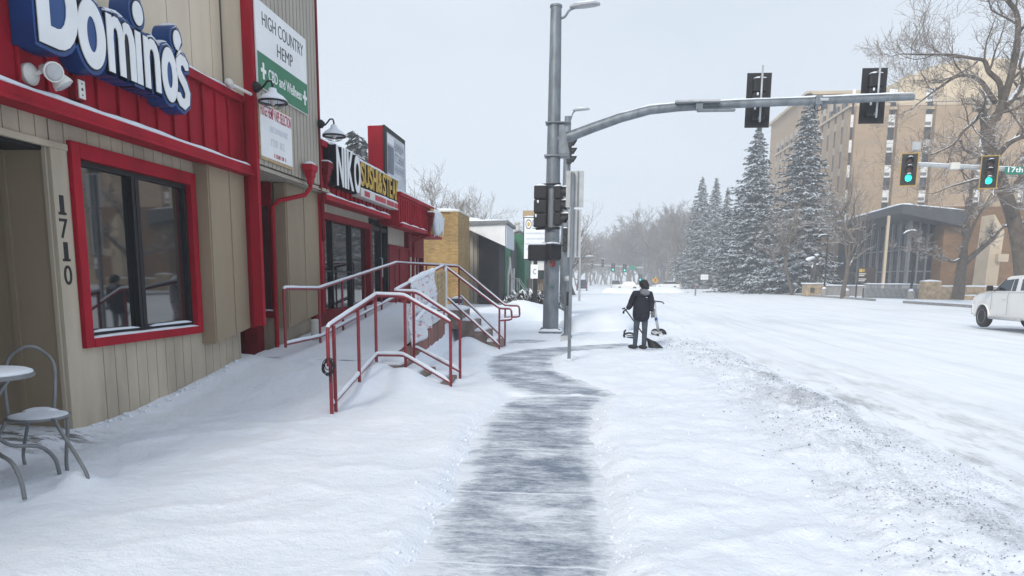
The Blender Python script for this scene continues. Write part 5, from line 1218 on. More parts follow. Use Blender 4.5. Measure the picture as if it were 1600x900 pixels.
# ---------------------------------------------------------------- white pickup
def wheel(par, x, y, r, side=-1):
    Rr = Matrix.Rotation(rad(90), 3, 'Y')
    w_ = MB().lathe([(r*.55, -.12), (r*.92, -.12), (r, -.08), (r, .08), (r*.92, .12), (r*.55, .12)], (x, y, r), 32, Rr).build('wheel', M['tyre'], par, smooth=True, auto=35)
    mb = MB(); mb.lathe([(.0, -.09), (r*.60, -.10), (r*.64, -.125), (r*.66, -.10), (r*.6, .1), (.0, .1)], (x, y, r), 24, Rr)
    mb.build('rim', M['rim'], w_, smooth=True, auto=35); mb = MB()
    for k in range(6):
        a = math.pi*k/3; mb.obox((x+side*.105, y+math.cos(a)*r*.4, r+math.sin(a)*r*.4), (.02, r*.16, r*.16), Matrix.Rotation(a, 3, 'X'))
    mb.build('vent', M['tyre'], w_)
def pickup(label):
    """truck pointing +y, origin on the ground amidships"""
    t = thing('pickup_truck', label, 'pickup truck', (0, 0, 0)); W2 = .93
    wf, wr, r = 1.62, -1.66, .42
    def archp(c, R_=.50, n=9): return [(c+R_*math.cos(a), .40+R_*math.sin(a)) for a in [math.pi*(1-i/(n-1)) for i in range(n)]]
    low = [(-2.62, .62)]+[(-2.2, .48)]+archp(wr)+archp(wf)+[(2.16, .46), (2.34, .54), (2.40, .76), (2.37, 1.06), (2.26, 1.19), (1.95, 1.29), (1.30, 1.36), (-.80, 1.38), (-.95, 1.385), (-2.62, 1.39)]
    def side(pts, xw, inset):
        mb = MB(); n = len(pts); rows = []
        for x, dz, k in ((-xw+inset, 0, .96), (-xw, 0, 1), (xw, 0, 1), (xw-inset, 0, .96)):
            rows.append(len(mb.v)); cyy = 0; mb.v += [(x, y*(.995 if k < 1 else 1), z+(.02 if (k < 1 and z > 1) else 0)) for y, z in pts]
        for a in range(3):
            for i in range(n): mb._f(rows[a]+i, rows[a]+(i+1) % n, rows[a+1]+(i+1) % n, rows[a+1]+i)
        mb._f(*[rows[0]+i for i in range(n)]); mb._f(*[rows[3]+i for i in range(n)][::-1]); return mb
    side(low, W2, .035).build('body', M['wpaint'], t, smooth=True, bevel=.015, auto=30)
    cab = [(1.28, 1.34, .86), (.56, 1.86, .76), (.34, 1.95, .72), (-.75, 1.99, .71), (-1.02, 1.93, .73), (-1.12, 1.34, .86)]
    mb = MB(); n = len(cab)
    for s_ in (-1, 1): mb.v += [(s_*w_, y, z) for y, z, w_ in cab]
    for i in range(n-1): mb._f(i, i+1, n+i+1, n+i)
    mb._f(*range(n)); mb._f(*[n+i for i in range(n)][::-1]); mb._f(n-1, 0, n, 2*n-1)
    mb.build('cab', M['wpaint'], t, smooth=True, bevel=.035, auto=30)
    def onside(s_, y, z, out=.006):
        w_ = lerp(.86, .76, (z-1.34)/.52); return (s_*(w_+out), y, z)
    for s_ in (-1, 1):
        for pts in ([(1.02, 1.41), (.48, 1.80), (.02, 1.84), (.02, 1.41)], [(-.04, 1.41), (-.04, 1.84), (-.24, 1.85), (-.30, 1.41)], [(-.58, 1.43), (-.52, 1.84), (-.88, 1.82), (-.98, 1.45)]):
            mb = MB(); a = [onside(s_, *p) for p in pts]; mb.prism(a, (-s_*.03, 0, 0)); mb.build('side_window', M['truckglass'], t, bevel=.004)
        mb = MB(); mb.prism([onside(s_, 1.10, 1.385, .012), onside(s_, .50, 1.85, .012), onside(s_, .46, 1.85, .012), onside(s_, 1.02, 1.395, .012)], (-s_*.02, 0, 0)); mb.build('window_trim', M['black'], t)
        mr = MB().obox((s_*1.06, 1.0, 1.50), (.22, .10, .20)).build('mirror', M['black'], t, bevel=.03); MB().obox((s_*.93, 1.0, 1.43), (.14, .04, .04)).build('arm', M['black'], mr)
        mb = MB(); mb.tube([(s_*.97, 1.0, .40), (s_*.97, -1.0, .40)], .05, 10); mb.build('running_board', M['galvl'], t, smooth=True); mb = MB()
        for y in (.8, -.85): mb.box(min(s_*.8, s_*.97), max(s_*.8, s_*.97), y-.05, y+.05, .38, .44)
        mb.build('step_bracket', M['black'], t)
        dr = MB().box(min(s_*.932, s_*.936), max(s_*.932, s_*.936), -.02, -.008, .55, 1.34).build('door_gap', M['dgrey'], t); MB().box(min(s_*.932, s_*.936), max(s_*.932, s_*.936), 1.05, 1.062, .70, 1.34).build('door_gap', M['dgrey'], t)
        MB().box(min(s_*.93, s_*.965), max(s_*.93, s_*.965), .10, .27, 1.14, 1.18).build('door_handle', M['wpaint'], t, bevel=.008)
        for c in (wf, wr):
            mb = MB()
            pts = [(c+.50*math.cos(a), .40+.50*math.sin(a)) for a in [math.pi*i/12 for i in range(13)]]
            mb.tube([(s_*.935, y, z) for y, z in pts], .035, 6); mb.build('wheel_arch', M['wpaint'], t, smooth=True); mb = MB(); mb.prism([(s_*.70, c+.49*math.cos(a), .40+.49*math.sin(a)) for a in [math.pi*i/12 for i in range(13)]], (s_*.12, 0, 0)); mb.build('wheel_well', M['dark'], t); wheel(t, s_*.82, c, r, s_)
        MB().box(min(s_*.72, s_*.92), max(s_*.72, s_*.92), -2.635, -2.61, .86, 1.16).build('tail_lamp', M['taillamp'], t); MB().box(min(s_*.6, s_*.9), max(s_*.6, s_*.9), 2.30, 2.42, .86, 1.06).build('headlight', M['glasslens'], t, bevel=.02)
    mb = MB(); mb.prism([(-.74, 1.16, 1.42), (.74, 1.16, 1.42), (.66, .60, 1.83), (-.66, .60, 1.83)], (0, .02, .02)); mb.build('windscreen', M['truckglass'], t)
    mb = MB(); mb.prism([(-.62, -1.06, 1.86), (.62, -1.06, 1.86), (.70, -1.13, 1.44), (-.70, -1.13, 1.44)], (0, -.02, 0)); mb.build('rear_window', M['truckglass'], t)
    mb = MB(); mb.box(-.78, .78, -2.55, -1.2, 1.34, 1.396); mb.build('bed_liner', M['black'], t); MB().box(-.9, .9, -2.75, -2.6, .48, .66).build('rear_bumper', M['rim'], t, bevel=.03); MB().box(-.9, .9, 2.30, 2.50, .46, .70).build('front_bumper', M['rim'], t, bevel=.04); MB().box(-.6, .6, 2.34, 2.42, .76, 1.08).build('grille', M['black'], t)
    return t
TR = pickup('white pickup truck driving along the snowy road past the brick building')
place(TR, (16.27, 28.2, .035), 0, 1.0)
# ================================================================== BUILDINGS ON THE RIGHT
BR = thing('brick_building', 'large tan multi-storey brick building with vertical window strips', 'building', (45, 112, 0))
FY = 110.0; cX = at(1322, 300, 'Y', FY).x; top = at(1400, 165, 'Y', FY).z
mb = MB(); mb.box(cX+.8, 92, FY+.9, 152, 0, top-.4); mb.build('wall', M['brown'], BR)
ZS = at(1400, 312, 'Y', FY).z; zs = 3.42
xs = lambda px: at(px, 240, 'Y', FY).x
panels = [(1333, 1384), (1399, 1441), (1457, 1528), (1543, 1598), (1612, 1680), (1694, 1760)]
for a, b in panels: MB().box(xs(a), xs(b), FY, FY+1.0, 3.6, top).build('brick_panel', M['brown'], BR, bevel=.03)
mb = MB()
for a, b in panels: mb.box(xs(a)-.05, xs(b)+.05, FY-.06, FY+1.05, top, top+.35)
mb.box(cX+.5, 92, FY+.5, 152, top-.4, top); mb.box(cX-.2, cX+1.0, FY+.5, 152, top+.02, top+.36)
cp = mb.build('coping', M['pale'], BR)
mb = MB()
for i in range(5): 
    z = 3.6+i*zs*1.7; mb.box(xs(1333)+.0, xs(1528), FY-.006, FY-.002, z, z+.06)
mb.build('joint', M['conc'], BR)
def win_col(x0, x1, y, n, wstep, zb, spandrel=True):
    for i in range(n):
        z = zb+i*wstep
        o = MB().box(x0, x1, y, y+.12, z, z+wstep*.46).build('window', M['pglass'], BR)
        if spandrel: MB().box(x0-.03, x1+.03, y-.03, y+.10, z+wstep*.48, z+wstep*.97).build('spandrel', M['white'], o); MB().box(x0+.12, x1-.12, y-.05, y-.03, z+wstep*.55, z+wstep*.68).build('vent', M['grey'], o)
win_col(cX+.1, xs(1331), FY+.5, 8, zs, 1.2)
for a, b in ((1386, 1397), (1443, 1455), (1530, 1541), (1600, 1610), (1682, 1692)): win_col(xs(a), xs(b), FY+.75, 8, zs, 1.2, True)
# side facing the street: alternating brick fins and dark slots
ys = lambda px: cX/((px-913.7)/1130.0)
k = 0; y = FY+1.2
mb = MB(); slots = []
while y < 151:
    mb.box(cX, cX+.9, y, y+2.0, 0, top); slots.append(y+2.0); y += 3.1
mb.build('brick_fin', M['brown'], BR)
for s_ in slots:
    for i in range(8): o = MB().box(cX+.10, cX+.30, s_, s_+1.1, 1.2+i*zs, 1.2+i*zs+zs*.66).build('window', M['pglass'], BR); MB().box(cX+.05, cX+.30, s_, s_+1.1, 1.2+i*zs+zs*.68, 1.2+i*zs+zs*.98).build('spandrel', M['greysid'], o)
# higher set-back storeys and drum penthouse
BT = 152; mb = MB(); mb.box(at(1262, 200, 'Y', 134).x, 70, 134, 160, 0, at(1300, 147, 'Y', 134).z); mb.build('upper_block', M['brown'], BR)
zt = at(1300, 147, 'Y', 134).z; zq = at(1300, 172, 'Y', 134).z
for px in (1270, 1284, 1300, 1316): 
    a = at(px, 170, 'Y', 133.9); MB().box(a.x, a.x+.9, 133.85, 134, zq-.6, zq+1.0).build('window', M['pglass'], BR)
mb = MB(); mb.box(at(1258, 200, 'Y', 134).x-.2, 70.2, 133.8, 160, zt, zt+.5); mb.build('coping', M['pale'], BR)
a = at(1390, 128, 'Y', 122); b = at(1450, 105, 'Y', 124)
mb = MB(); mb.prism([(a.x, 118, top), (a.x, 118, a.z-.6), (a.x+1.0, 118, a.z), (a.x+9, 118, a.z), (a.x+9, 118, top)], (0, 10, 0)); mb.build('penthouse', M['pent'], BR)
mb = MB(); n = 18; x0 = at(1455, 120, 'Y', 124).x
mb.lathe([(8.0, top), (8.0, b.z-.8), (7.2, b.z), (.0, b.z+.15)], (x0+6.2, 127, 0), 40); mb.build('drum', M['pent'], BR, smooth=True, auto=40)
mb = MB(); mb.box(xs(1455), xs(1610), FY+2, FY+2.1, top+.9, top+1.0)
for i in range(30): x = lerp(xs(1455), xs(1610), i/29); mb.box(x, x+.06, FY+2, FY+2.06, top, top+1)
mb.build('roof_railing', M['grey'], BR)
# entrance pavilion with folded dark roof
PV = thing('entrance_pavilion', 'glazed entrance pavilion under a dark folded overhanging roof', 'pavilion', (38, 80, .25))
YC = 78.0
def pv(px, py, Y): q = at(px, py, 'Y', Y); return V((q.x, Y, q.z))
c0 = pv(1410, 319, YC); c1 = pv(1487, 327, YC); zR = c0.z; xC = c0.x; Ye = 98.0; zl = at(1312, 350, 'Y', 97).z
mb = MB(); e0 = V((xC, Ye, zl+.2)); e1 = V((c1.x+6, Ye, c1.z)); h_ = V((0, 0, -.85)); c1 = c1+V((1.5, 0, -.1))
mb.add([c0, c1, e1, e0, c0+h_, c1+h_*1.9, e1+h_, e0+h_*.6], [(0, 1, 2, 3), (7, 6, 5, 4), (0, 4, 5, 1), (1, 5, 6, 2), (2, 6, 7, 3), (3, 7, 4, 0)])
ro = mb.build('roof', M['dgrey'], PV)
mb = MB(); mb.drift([c0+V((.6, .3, 0)), e0+V((.6, 0, 0))], 1.4, .25, 2, .8, .3); mb.drift([c0+V((.4, .4, 0)), c1+V((0, .4, 0))], .9, .12, 4, .6, .5); mb.build('snow_cap', M['snow'], ro, smooth=True)
xL = xC+2.4; yF = YC+3.2
MB().box(xL+.3, c1.x+5, yF+.3, Ye+6, 0, zl-.6).build('inner_wall', M['dgrey'], PV)
mb = MB(); xw = xL+.05
for i in range(8):
    x = xL+i*.86
    if x > c1.x: break
    MB().box(x+.10, x+.78, yF+.12, yF+.2, .4, zR-1.5).build('glass_wall', M['pglass'], PV)
    mb.box(x-.08, x+.08, yF-.1, yF+.3, 0, zR-1.1)
for i in range(8):
    y = yF+.4+i*2.0; MB().box(xL+.12, xL+.2, y+.2, y+1.8, .4, zl-1.0).build('glass_wall', M['pglass'], PV); mb.box(xL-.1, xL+.3, y-.12, y+.12, 0, zl-.7)
mb.build('mullion', M['grey'], PV)
mb = MB()
for z in (2.9, 5.2): mb.box(xL-.02, c1.x, yF+.05, yF+.13, z, z+.14); mb.box(xL+.03, xL+.11, yF, Ye, z, z+.14)
mb.build('transom', M['grey'], PV)
mb = MB()
for px in (1387,): q = pv(px, 360, 79.5); mb.box(q.x-.12, q.x+.12, 79.4, 79.6, 0, zR-1.0)
mb.build('column', M['pale'], PV); mb = MB()
for i, (px, w_) in enumerate(((1416, 1.0), (1440, 1.0), (1460, 1.0))): q = pv(px, 440, 80.6); mb.box(q.x-.35, q.x+.35, 80.5, 80.8, .3, 1.5)
mb.build('planter_box', M['conc'], PV)
# warm brick wall right of the pavilion, with pale fin
a = pv(1479, 325, 79.2); b = pv(1545, 325, 79.2)
WB = thing('brick_wing', 'windowless warm brown brick wing between pavilion and pale pier', 'building', (a.x+2, 79, 0)); MB().box(a.x, b.x+4, 79.2, 96, 0, a.z).build('wall', M['brown2'], WB); MB().box(a.x-.05, b.x+4, 79.15, 96, a.z, a.z+.15).build('coping', M['brown2'], WB)
a = pv(1560, 340, 72); t = thing('concrete_pier', 'tall pale concrete pier with a bracket beside the cottonwood trunk', 'pier', (a.x, 72, 0))
MB().prism([(a.x-.62, 72, 0), (a.x+.45, 72, 0), (a.x+.65, 72, a.z-1.2), (a.x-.35, 72, a.z+.3)], (0, 2.2, 0)).build('shaft', M['pale'], t); q = pv(1565, 403, 71.8); MB().box(q.x-.45, q.x+.45, 71.5, 72, q.z-.35, q.z+.35).build('bracket', M['pale'], t)
# low walls and railing along the pavement
t = thing('stone_wall', 'low sandstone wall with snowy cap right of the railing', 'wall', (38, 70, .25)); c = pv(1444, 442, 70); d = pv(1472, 442, 70)
MB().box(c.x, d.x, 70, 71, .1, 1.9).build('pillar', M['stone'], t, bevel=.05); e = pv(1572, 442, 70); w = MB().box(d.x, e.x, 70.3, 70.9, .1, 1.45).build('wall', M['stone'], t, bevel=.05); f = pv(1502, 458, 69.6); MB().box(f.x, e.x, 69.4, 69.9, .1, .65).build('bench_ledge', M['stone'], t, bevel=.04)
mb = MB(); mb.drift([(d.x, 70.6, 1.45), (e.x, 70.6, 1.45)], .6, .12, 3, .4); mb.drift([(c.x, 70.5, 1.9), (d.x, 70.5, 1.9)], .9, .14, 3, .3); mb.drift([(f.x, 69.6, .65), (e.x, 69.6, .65)], .5, .1, 3, .4); mb.build('snow_cap', M['snow'], t, smooth=True)
t = thing('metal_railing', 'grey metal railing with snowy base in front of the pavilion', 'railing', (33, 73, .25)); a = pv(1352, 440, 74); b = pv(1441, 440, 72); mb = MB(); n = 46
for z in (.45, 1.55): mb.tube([(a.x, 74, z), (b.x, 72, z)], .05, 6)
mb.build('rail', M['grey'], t); mb = MB()
for i in range(n+1):
    u = i/n; x = lerp(a.x, b.x, u); y = lerp(74, 72, u); mb.box(x-.02, x+.02, y-.02, y+.02, .2, 1.55)
mb.build('balusters', M['galvl'], t); mb = MB()
mb.prism([(a.x, 74.3, .2), (b.x, 72.3, .2), (b.x, 72.3, 1.2), (a.x, 74.3, 1.2)], (0, .2, 0)); mb.build('backing_wall', M['dgrey'], t); mb = MB(); mb.drift([(a.x, 74.3, 1.6), (b.x, 72.3, 1.6)], .3, .08, 3, .4); mb.build('snow_cap', M['snow'], t, smooth=True)
t = thing('low_wall', 'low grey concrete wall with snow on top behind the bare street tree', 'wall', (31, 86, .25)); a = pv(1288, 450, 88); b = pv(1354, 450, 84); mb = MB(); mb.prism([(a.x, 88, .1), (b.x, 84, .1), (b.x, 84, 1.35), (a.x, 88, 1.35)], (0, .4, 0)); mb.build('wall', M['conc'], t); mb = MB(); mb.drift([(a.x, 88.2, 1.35), (b.x, 84.2, 1.35)], .6, .14, 3, .4); mb.build('snow_cap', M['snow'], t, smooth=True)
# plinth and statue
YP = 90; a = pv(1261, 447, YP); b = pv(1290, 447, YP); PL = thing('statue_plinth', 'square sandstone statue plinth with snow ledge and small plaque', 'plinth', ((a.x+b.x)/2, YP, .25)); MB().box(a.x, b.x, YP, YP+2, .1, 1.5).build('base', M['stone'], PL, bevel=.04); MB().box(a.x-.15, b.x+.15, YP-.15, YP+2.15, 1.5, 1.66).build('cap', M['snow'], PL, bevel=.05); MB().box(a.x+.4, a.x+.9, YP-.03, YP, .5, 1.1).build('plaque', M['bronze'], PL)
sx = (a.x+b.x)/2; z0 = 1.66; H = lambda x, y, z: (sx+x, YP+1+y, z0+z)
ST = thing('statue', 'dark bronze horse and rider statue heaped with snow on the plinth', 'statue', (sx, YP+1, z0))
o = skin('horse', [H(.1, 0, 1.45), H(.1, -.5, 1.5), H(.1, .6, 1.55), H(.0, -.9, 1.95), H(-.1, -1.25, 2.15), H(-.3, -1.5, 2.0), H(-.18, -.55, .75), H(-.2, -.5, .02), H(.45, -.55, .75), H(.5, -.5, .02), H(-.15, .65, .75), H(-.15, .7, .02), H(.42, .65, .75), H(.45, .7, .02), H(.1, 1.1, 1.3), H(.1, 1.3, .8)],
     [(0, 1), (0, 2), (1, 3), (3, 4), (4, 5), (1, 6), (6, 7), (1, 8), (8, 9), (2, 10), (10, 11), (2, 12), (12, 13), (2, 14), (14, 15)], [(.42, .42), (.4, .42), (.4, .42), .25, .2, .13, .15, .10, .15, .10, .16, .10, .16, .10, .1, .08], M['bronze'], None)
o.parent = ST; o.location = -V((sx, YP+1, z0))
o = skin('rider', [H(.1, .05, 1.95), H(.1, .05, 2.4), H(.1, 0, 2.75), H(.1, -.02, 3.0), H(.1, -.02, 3.2), H(-.35, .0, 2.65), H(-.9, -.1, 2.75), H(.5, -.1, 2.5), H(.4, -.35, 2.2), H(-.3, 0, 1.7), H(-.38, -.1, 1.1), H(.5, 0, 1.7), H(.58, -.1, 1.1)],
     [(0, 1), (1, 2), (2, 3), (3, 4), (2, 5), (5, 6), (2, 7), (7, 8), (0, 9), (9, 10), (0, 11), (11, 12)], [.25, .22, .24, .12, .2, .13, .1, .13, .1, .16, .12, .16, .12], M['bronze'], None); o.parent = ST; o.location = -V((sx, YP+1, z0))
mb = MB(); mb.ball(H(-.65, -.1, 2.85), (.6, .3, .22), 12, 8, Matrix.Rotation(rad(-20), 3, 'Y'), .3); mb.ball(H(.1, .4, 2.0), (.45, .5, .2), 12, 8, None, .3); mb.ball(H(.1, 0, 3.32), (.28, .26, .14), 10, 7, None, .2); mb.build('snow_cap', M['snow'], ST, smooth=True)
# brown information sign
YI = 76; a = pv(1341, 418, YI); b = pv(1367, 441, YI); t = thing('information_sign', 'dark brown information sign with pale lines on two posts', 'sign', ((a.x+b.x)/2, YI, .25)); bd = MB().box(a.x, b.x, YI, YI+.15, b.z, a.z).build('board', M['brownsign'], t, bevel=.02)
for x in (a.x-.06, b.x-.06): MB().box(x, x+.12, YI+.02, YI+.14, 0, b.z+(.0 if x > a.x else .0)).build('post', M['brownsign'], t)
h_ = a.z-b.z; mb = MB(); mb.box(a.x+.12, a.x+.42, YI-.02, YI, a.z-.45, a.z-.12); mb.ball((a.x+.55, YI-.01, a.z-.28), (.10, .02, .15), 8, 6); mb.build('emblem', M['gold'], bd); mb = MB()
for i, w_ in enumerate((.85, .7, 0, .95, .8)):
    if w_: mb.box(a.x+.12, a.x+.12+w_*.75, YI-.02, YI, a.z-.66-.17*i, a.z-.57-.17*i)
mb.build('text_lines', M['offwhite'], bd)
# pavement lamps
def plamp(label, px, pyt, Y, hd=-1):
    q = pv(px, pyt, Y); t = thing('street_lamp', label, 'street lamp', (q.x, Y, .25), 'dark lamp posts along the far pavement')
    MB().tube([(q.x, Y, .2), (q.x, Y, q.z)], [.11, .075], 10).build('shaft', M['black'], t, smooth=True, auto=40); bs = MB().lathe([(.32, .1), (.32, .8), (.26, .9), (.1, .95)], (q.x, Y, .1), 14).build('base', M['conc'], t, smooth=True, auto=40); MB().lathe([(.3, .82), (.2, .98), (.1, 1.12), (.0, 1.12)], (q.x, Y, .1), 12).build('snow_cap', M['snow'], bs, smooth=True)
    h_ = MB().tube([(q.x+.1, Y, q.z), (q.x+hd*.4, Y, q.z+.02), (q.x+hd*.8, Y, q.z-.08), (q.x+hd*1.1, Y, q.z-.22)], [.06, .10, .13, .07], 8).build('lamp_head', M['black'], t, smooth=True); mb = MB(); mb.drift([(q.x, Y, q.z+.06), (q.x+hd*.4, Y, q.z+.10), (q.x+hd*.8, Y, q.z+.02), (q.x+hd*1.1, Y, q.z-.18)], .3, .14, 3, .1); mb.build('snow_cap', M['snow'], h_, smooth=True)
plamp('dark street lamp on a snowy concrete base in front of the pavilion', 1432, 362, 69.5)
plamp('dark street lamp in front of the thick cottonwood trunk', 1597, 349, 54.5)
plamp('dark street lamp between the statue and the bare street tree', 1294, 368, 87)
t = thing('concrete_drum', 'round concrete drum with snow cap at the bare street tree', 'drum', at(1320, 460, 'Y', 79.5)); q = t.location; MB().lathe([(.42, -.4), (.45, .35), (.3, .45)], q, 14).build('base', M['conc'], t, smooth=True, auto=40); MB().lathe([(.4, .36), (.35, .55), (.1, .68), (.0, .68)], q, 14).build('snow_cap', M['snow'], t, smooth=True)
# far-right mast arm with lit signals and street sign
AY = 38.0; t = thing('signal_pole', 'pale mast arm reaching in from the far corner with the street name sign', 'signal pole', (23.5, AY, 0)); p0 = at(1405, 256, 'Y', AY); p1 = at(1640, 268, 'Y', AY)
pX = 23.5; zA = p1.z+.05
MB().tube([(pX, AY, 0), (pX, AY, 9.5)], [.26, .16], 18).build('shaft', M['galvl'], t, smooth=True, auto=40)
am = MB().tube([p0, p0.lerp(p1, .5), p1, (pX, AY, zA-.3)], [.07, .09, .11, .13], 14).build('mast_arm', M['galvl'], t, smooth=True, auto=40); mb = MB(); mb.drift([p0+V((0, 0, .07)), p0.lerp(p1, .5)+V((0, 0, .09)), p1+V((0, 0, .11))], .14, .05, 3, .15); mb.build('snow_cap', M['snow'], am, smooth=True)
q = at(1492, 260, 'Y', AY-.15); MB().box(q.x-.22, q.x+.22, AY-.25, AY-.05, q.z-.15, q.z+.18).build('snow_block', M['offwhite'], t, bevel=.05)
q = at(1432, 228, 'Y', AY-.1); MB().box(q.x-.2, q.x+.2, AY-.15, AY-.08, q.z-.2, q.z+.2).build('camera_box', M['galvl'], t, bevel=.03); MB().tube([(q.x, AY, q.z), (q.x, AY, p0.z)], .03, 6).build('bracket', M['galvl'], t)
SG_ = signal('lit green traffic light at the end of the far mast arm', lit='sgrn', group='lit traffic lights on the far mast arm', border='sborder'); q = at(1420, 265, 'Y', AY-.35); place(SG_, q, rad(-14), 1.10)
q = at(1545.5, 269, 'Y', AY-.35); o = dup(SG_, q, rad(-14), 'lit green traffic light beside the green street name sign', 1.10)
q = at(1571, 260.5, 'Y', AY-.2); q2 = at(1571, 272.5, 'Y', AY-.2); t = thing('street_name_sign', 'green street name sign with white lettering on the far mast arm', 'street sign', q); bd = MB().box(q.x, q.x+1.65, AY-.22, AY-.18, q2.z, q.z).build('board', M['sgreen'], t, bevel=.005); mb = MB(); text('lettering', '17th St', (q.x+.12, AY-.224, q2.z+.10), .23, FACE_Y, M['txtwhite'], bd, width=1.15, extrude=.003, offset=.012)
# ================================================================== TREES
def bare_tree(name, label, H, seed, r0, spread=.6, levels=4, kids=(7, 6, 5, 4), first=.28, mats=('bark', 'twig'), minr=.008, droop=.0, lens=(.55, .5, .5, .55), stems=1, trunk_pts=None, tw=1.0, group=None):
    """tapered trunk and limbs (one mesh) plus a crown of fine twigs (one mesh), at the origin"""
    rnd = random.Random(seed); t = thing(name, label, 'tree', (0, 0, 0), group); tb = MB(); cb = MB()
    def grow_(p, d, L_, r, lv):
        n = max(3, 7-lv); pts = [V(p)]; dirs = []; cur = V(p); dd = V(d).normalized(); dev = .16 if lv == 0 else .22
        for i in range(n):
            up = (.10 if lv else .05)-(droop if lv > 1 else 0)
            dd = (dd+V((rnd.gauss(0, dev), rnd.gauss(0, dev), rnd.gauss(0, dev)+up))).normalized()
            cur = cur+dd*(L_/n); pts.append(cur.copy()); dirs.append(dd.copy())
        rs = [max(minr*tw, r*(1-.72*i/n)) for i in range(n+1)]
        sides = (10, 7, 5, 4, 3, 3)[lv]
        (tb if lv <= 1 else cb).tube(pts, rs, sides, cap=lv <= 1)
        if lv >= levels: return
        kn = kids[lv]
        for k in range(kn):
            u = lerp(first if lv == 0 else .18, 1.0, (k+rnd.random()*.8)/kn); u = min(u, .999); i = int(u*n); f = u*n-i
            q = pts[i].lerp(pts[i+1], f); base = dirs[min(i, n-1)]
            a = base.orthogonal().normalized(); b = base.cross(a); th = rnd.random()*6.283 if lv else (k*2.4+rnd.uniform(-.5, .5))
            out = a*math.cos(th)+b*math.sin(th); sp_ = spread*rnd.uniform(.75, 1.3)
            grow_(q, base*math.cos(sp_)+out*math.sin(sp_), L_*lens[lv]*rnd.uniform(.7, 1.15)*(1.15-.45*u if lv == 0 else 1), rs[i]*.62, lv+1)
    if trunk_pts:
        for pts, rs, kk in trunk_pts:
            P = tubecurve(pts, 4); R_ = [lerp(rs[0], rs[1], i/(len(P)-1)) for i in range(len(P))]; tb.tube(P, R_, 10)
            for k in range(kk):
                u = lerp(.30, 1, (k+rnd.random())/kk); i = min(int(u*(len(P)-1)), len(P)-2); d = (P[i+1]-P[i]).normalized(); a = d.orthogonal().normalized(); b = d.cross(a); th = rnd.random()*6.283; sp_ = spread*rnd.uniform(.7, 1.5)
                grow_(P[i], d*math.cos(sp_)+(a*math.cos(th)+b*math.sin(th))*math.sin(sp_)+V((0, 0, .1)), H*.115*rnd.uniform(.5, 1.25), R_[i]*.5, 1)
            grow_(P[-1], (P[-1]-P[-2]), H*.07, rs[1], 1)
    else:
        for s_ in range(stems):
            d = V((rnd.gauss(0, .12)*stems, rnd.gauss(0, .12)*stems, 1)); grow_((rnd.gauss(0, .1)*(stems-1), 0, -.3), d, H*.72, r0*(.75 if s_ else 1), 0)
    tb.build('trunk', M[mats[0]], t, smooth=True, fix=False, auto=60); cb.build('crown', M[mats[1]], t, fix=False)
    return t
def spruce(name, label, H, R0, seed, dens=1.0, base=.04, group=None):
    """conical crown of drooping boughs made of many flat needle sprays"""
    rnd = random.Random(seed); t = thing(name, label, 'tree', (0, 0, 0), group)
    MB().tube([(0, 0, -.3), (0, 0, H*.5), (0, 0, H*.98)], [H*.018, H*.010, .03], 8).build('trunk', M['bark'], t, smooth=True)
    cb = MB(); z = H*base; lay = 0
    while z < H*.985:
        u = z/H; Rr = R0*(1-u)**.95*(.80+.40*noise.noise((seed, z*.22, 0)))+.12; nb = max(5, int((9+Rr*3.2)*dens)); off = rnd.random()*6
        for k in range(nb):
            a = off+2*math.pi*k/nb+rnd.uniform(-.25, .25); L_ = Rr*rnd.uniform(.55, 1.10)*(1+.30*noise.noise((math.cos(a)*1.2+seed, math.sin(a)*1.2, z*.25))); dx, dy = math.cos(a), math.sin(a); n = max(3, int(L_/.34)); sag = rnd.uniform(.15, .62); zz = z+rnd.uniform(-.55, .55)*H*.03
            for i in range(n):
                f = (i+.6)/n
                if f < .18 and Rr > 1.2: continue
                px = dx*L_*f; py = dy*L_*f; pz = zz-L_*sag*f*(1.1-.55*f)+(.10 if u > .8 else 0)
                for s_ in (-1, 0, 1):
                    w_ = (.16+.20*(1-f)*min(1, Rr/2.5))*rnd.uniform(.8, 1.3); ln = (.38+.26*(1-f))*rnd.uniform(.6, 1.5)*min(1, .45+Rr/3)
                    ang = a+s_*rnd.uniform(.5, 1.0); fx, fy = math.cos(ang), math.sin(ang); dz = -rnd.uniform(.15, .65); sx, sy = -fy*w_*.5, fx*w_*.5; tl = rnd.uniform(-.10, .10)
                    o = V((px, py, pz+rnd.uniform(-.08, .08)))
                    cb.add([o+V((-sx*.5, -sy*.5, tl)), o+V((sx*.5, sy*.5, -tl)), o+V((fx*ln*.6+sx, fy*ln*.6+sy, dz*ln*.45-tl)), o+V((fx*ln, fy*ln, dz*ln)), o+V((fx*ln*.6-sx, fy*ln*.6-sy, dz*ln*.45+tl))], [(0, 1, 2, 3, 4)])
        z += H*.0165+.10; lay += 1
    # leader
    cb.tube([(0, 0, H*.93), (0, 0, H)], [.10, .02], 5)
    cb.build('crown', M['needle'], t, fix=False)
    return t
def ground(px, Y): return at(px, 440, 'Y', Y).x
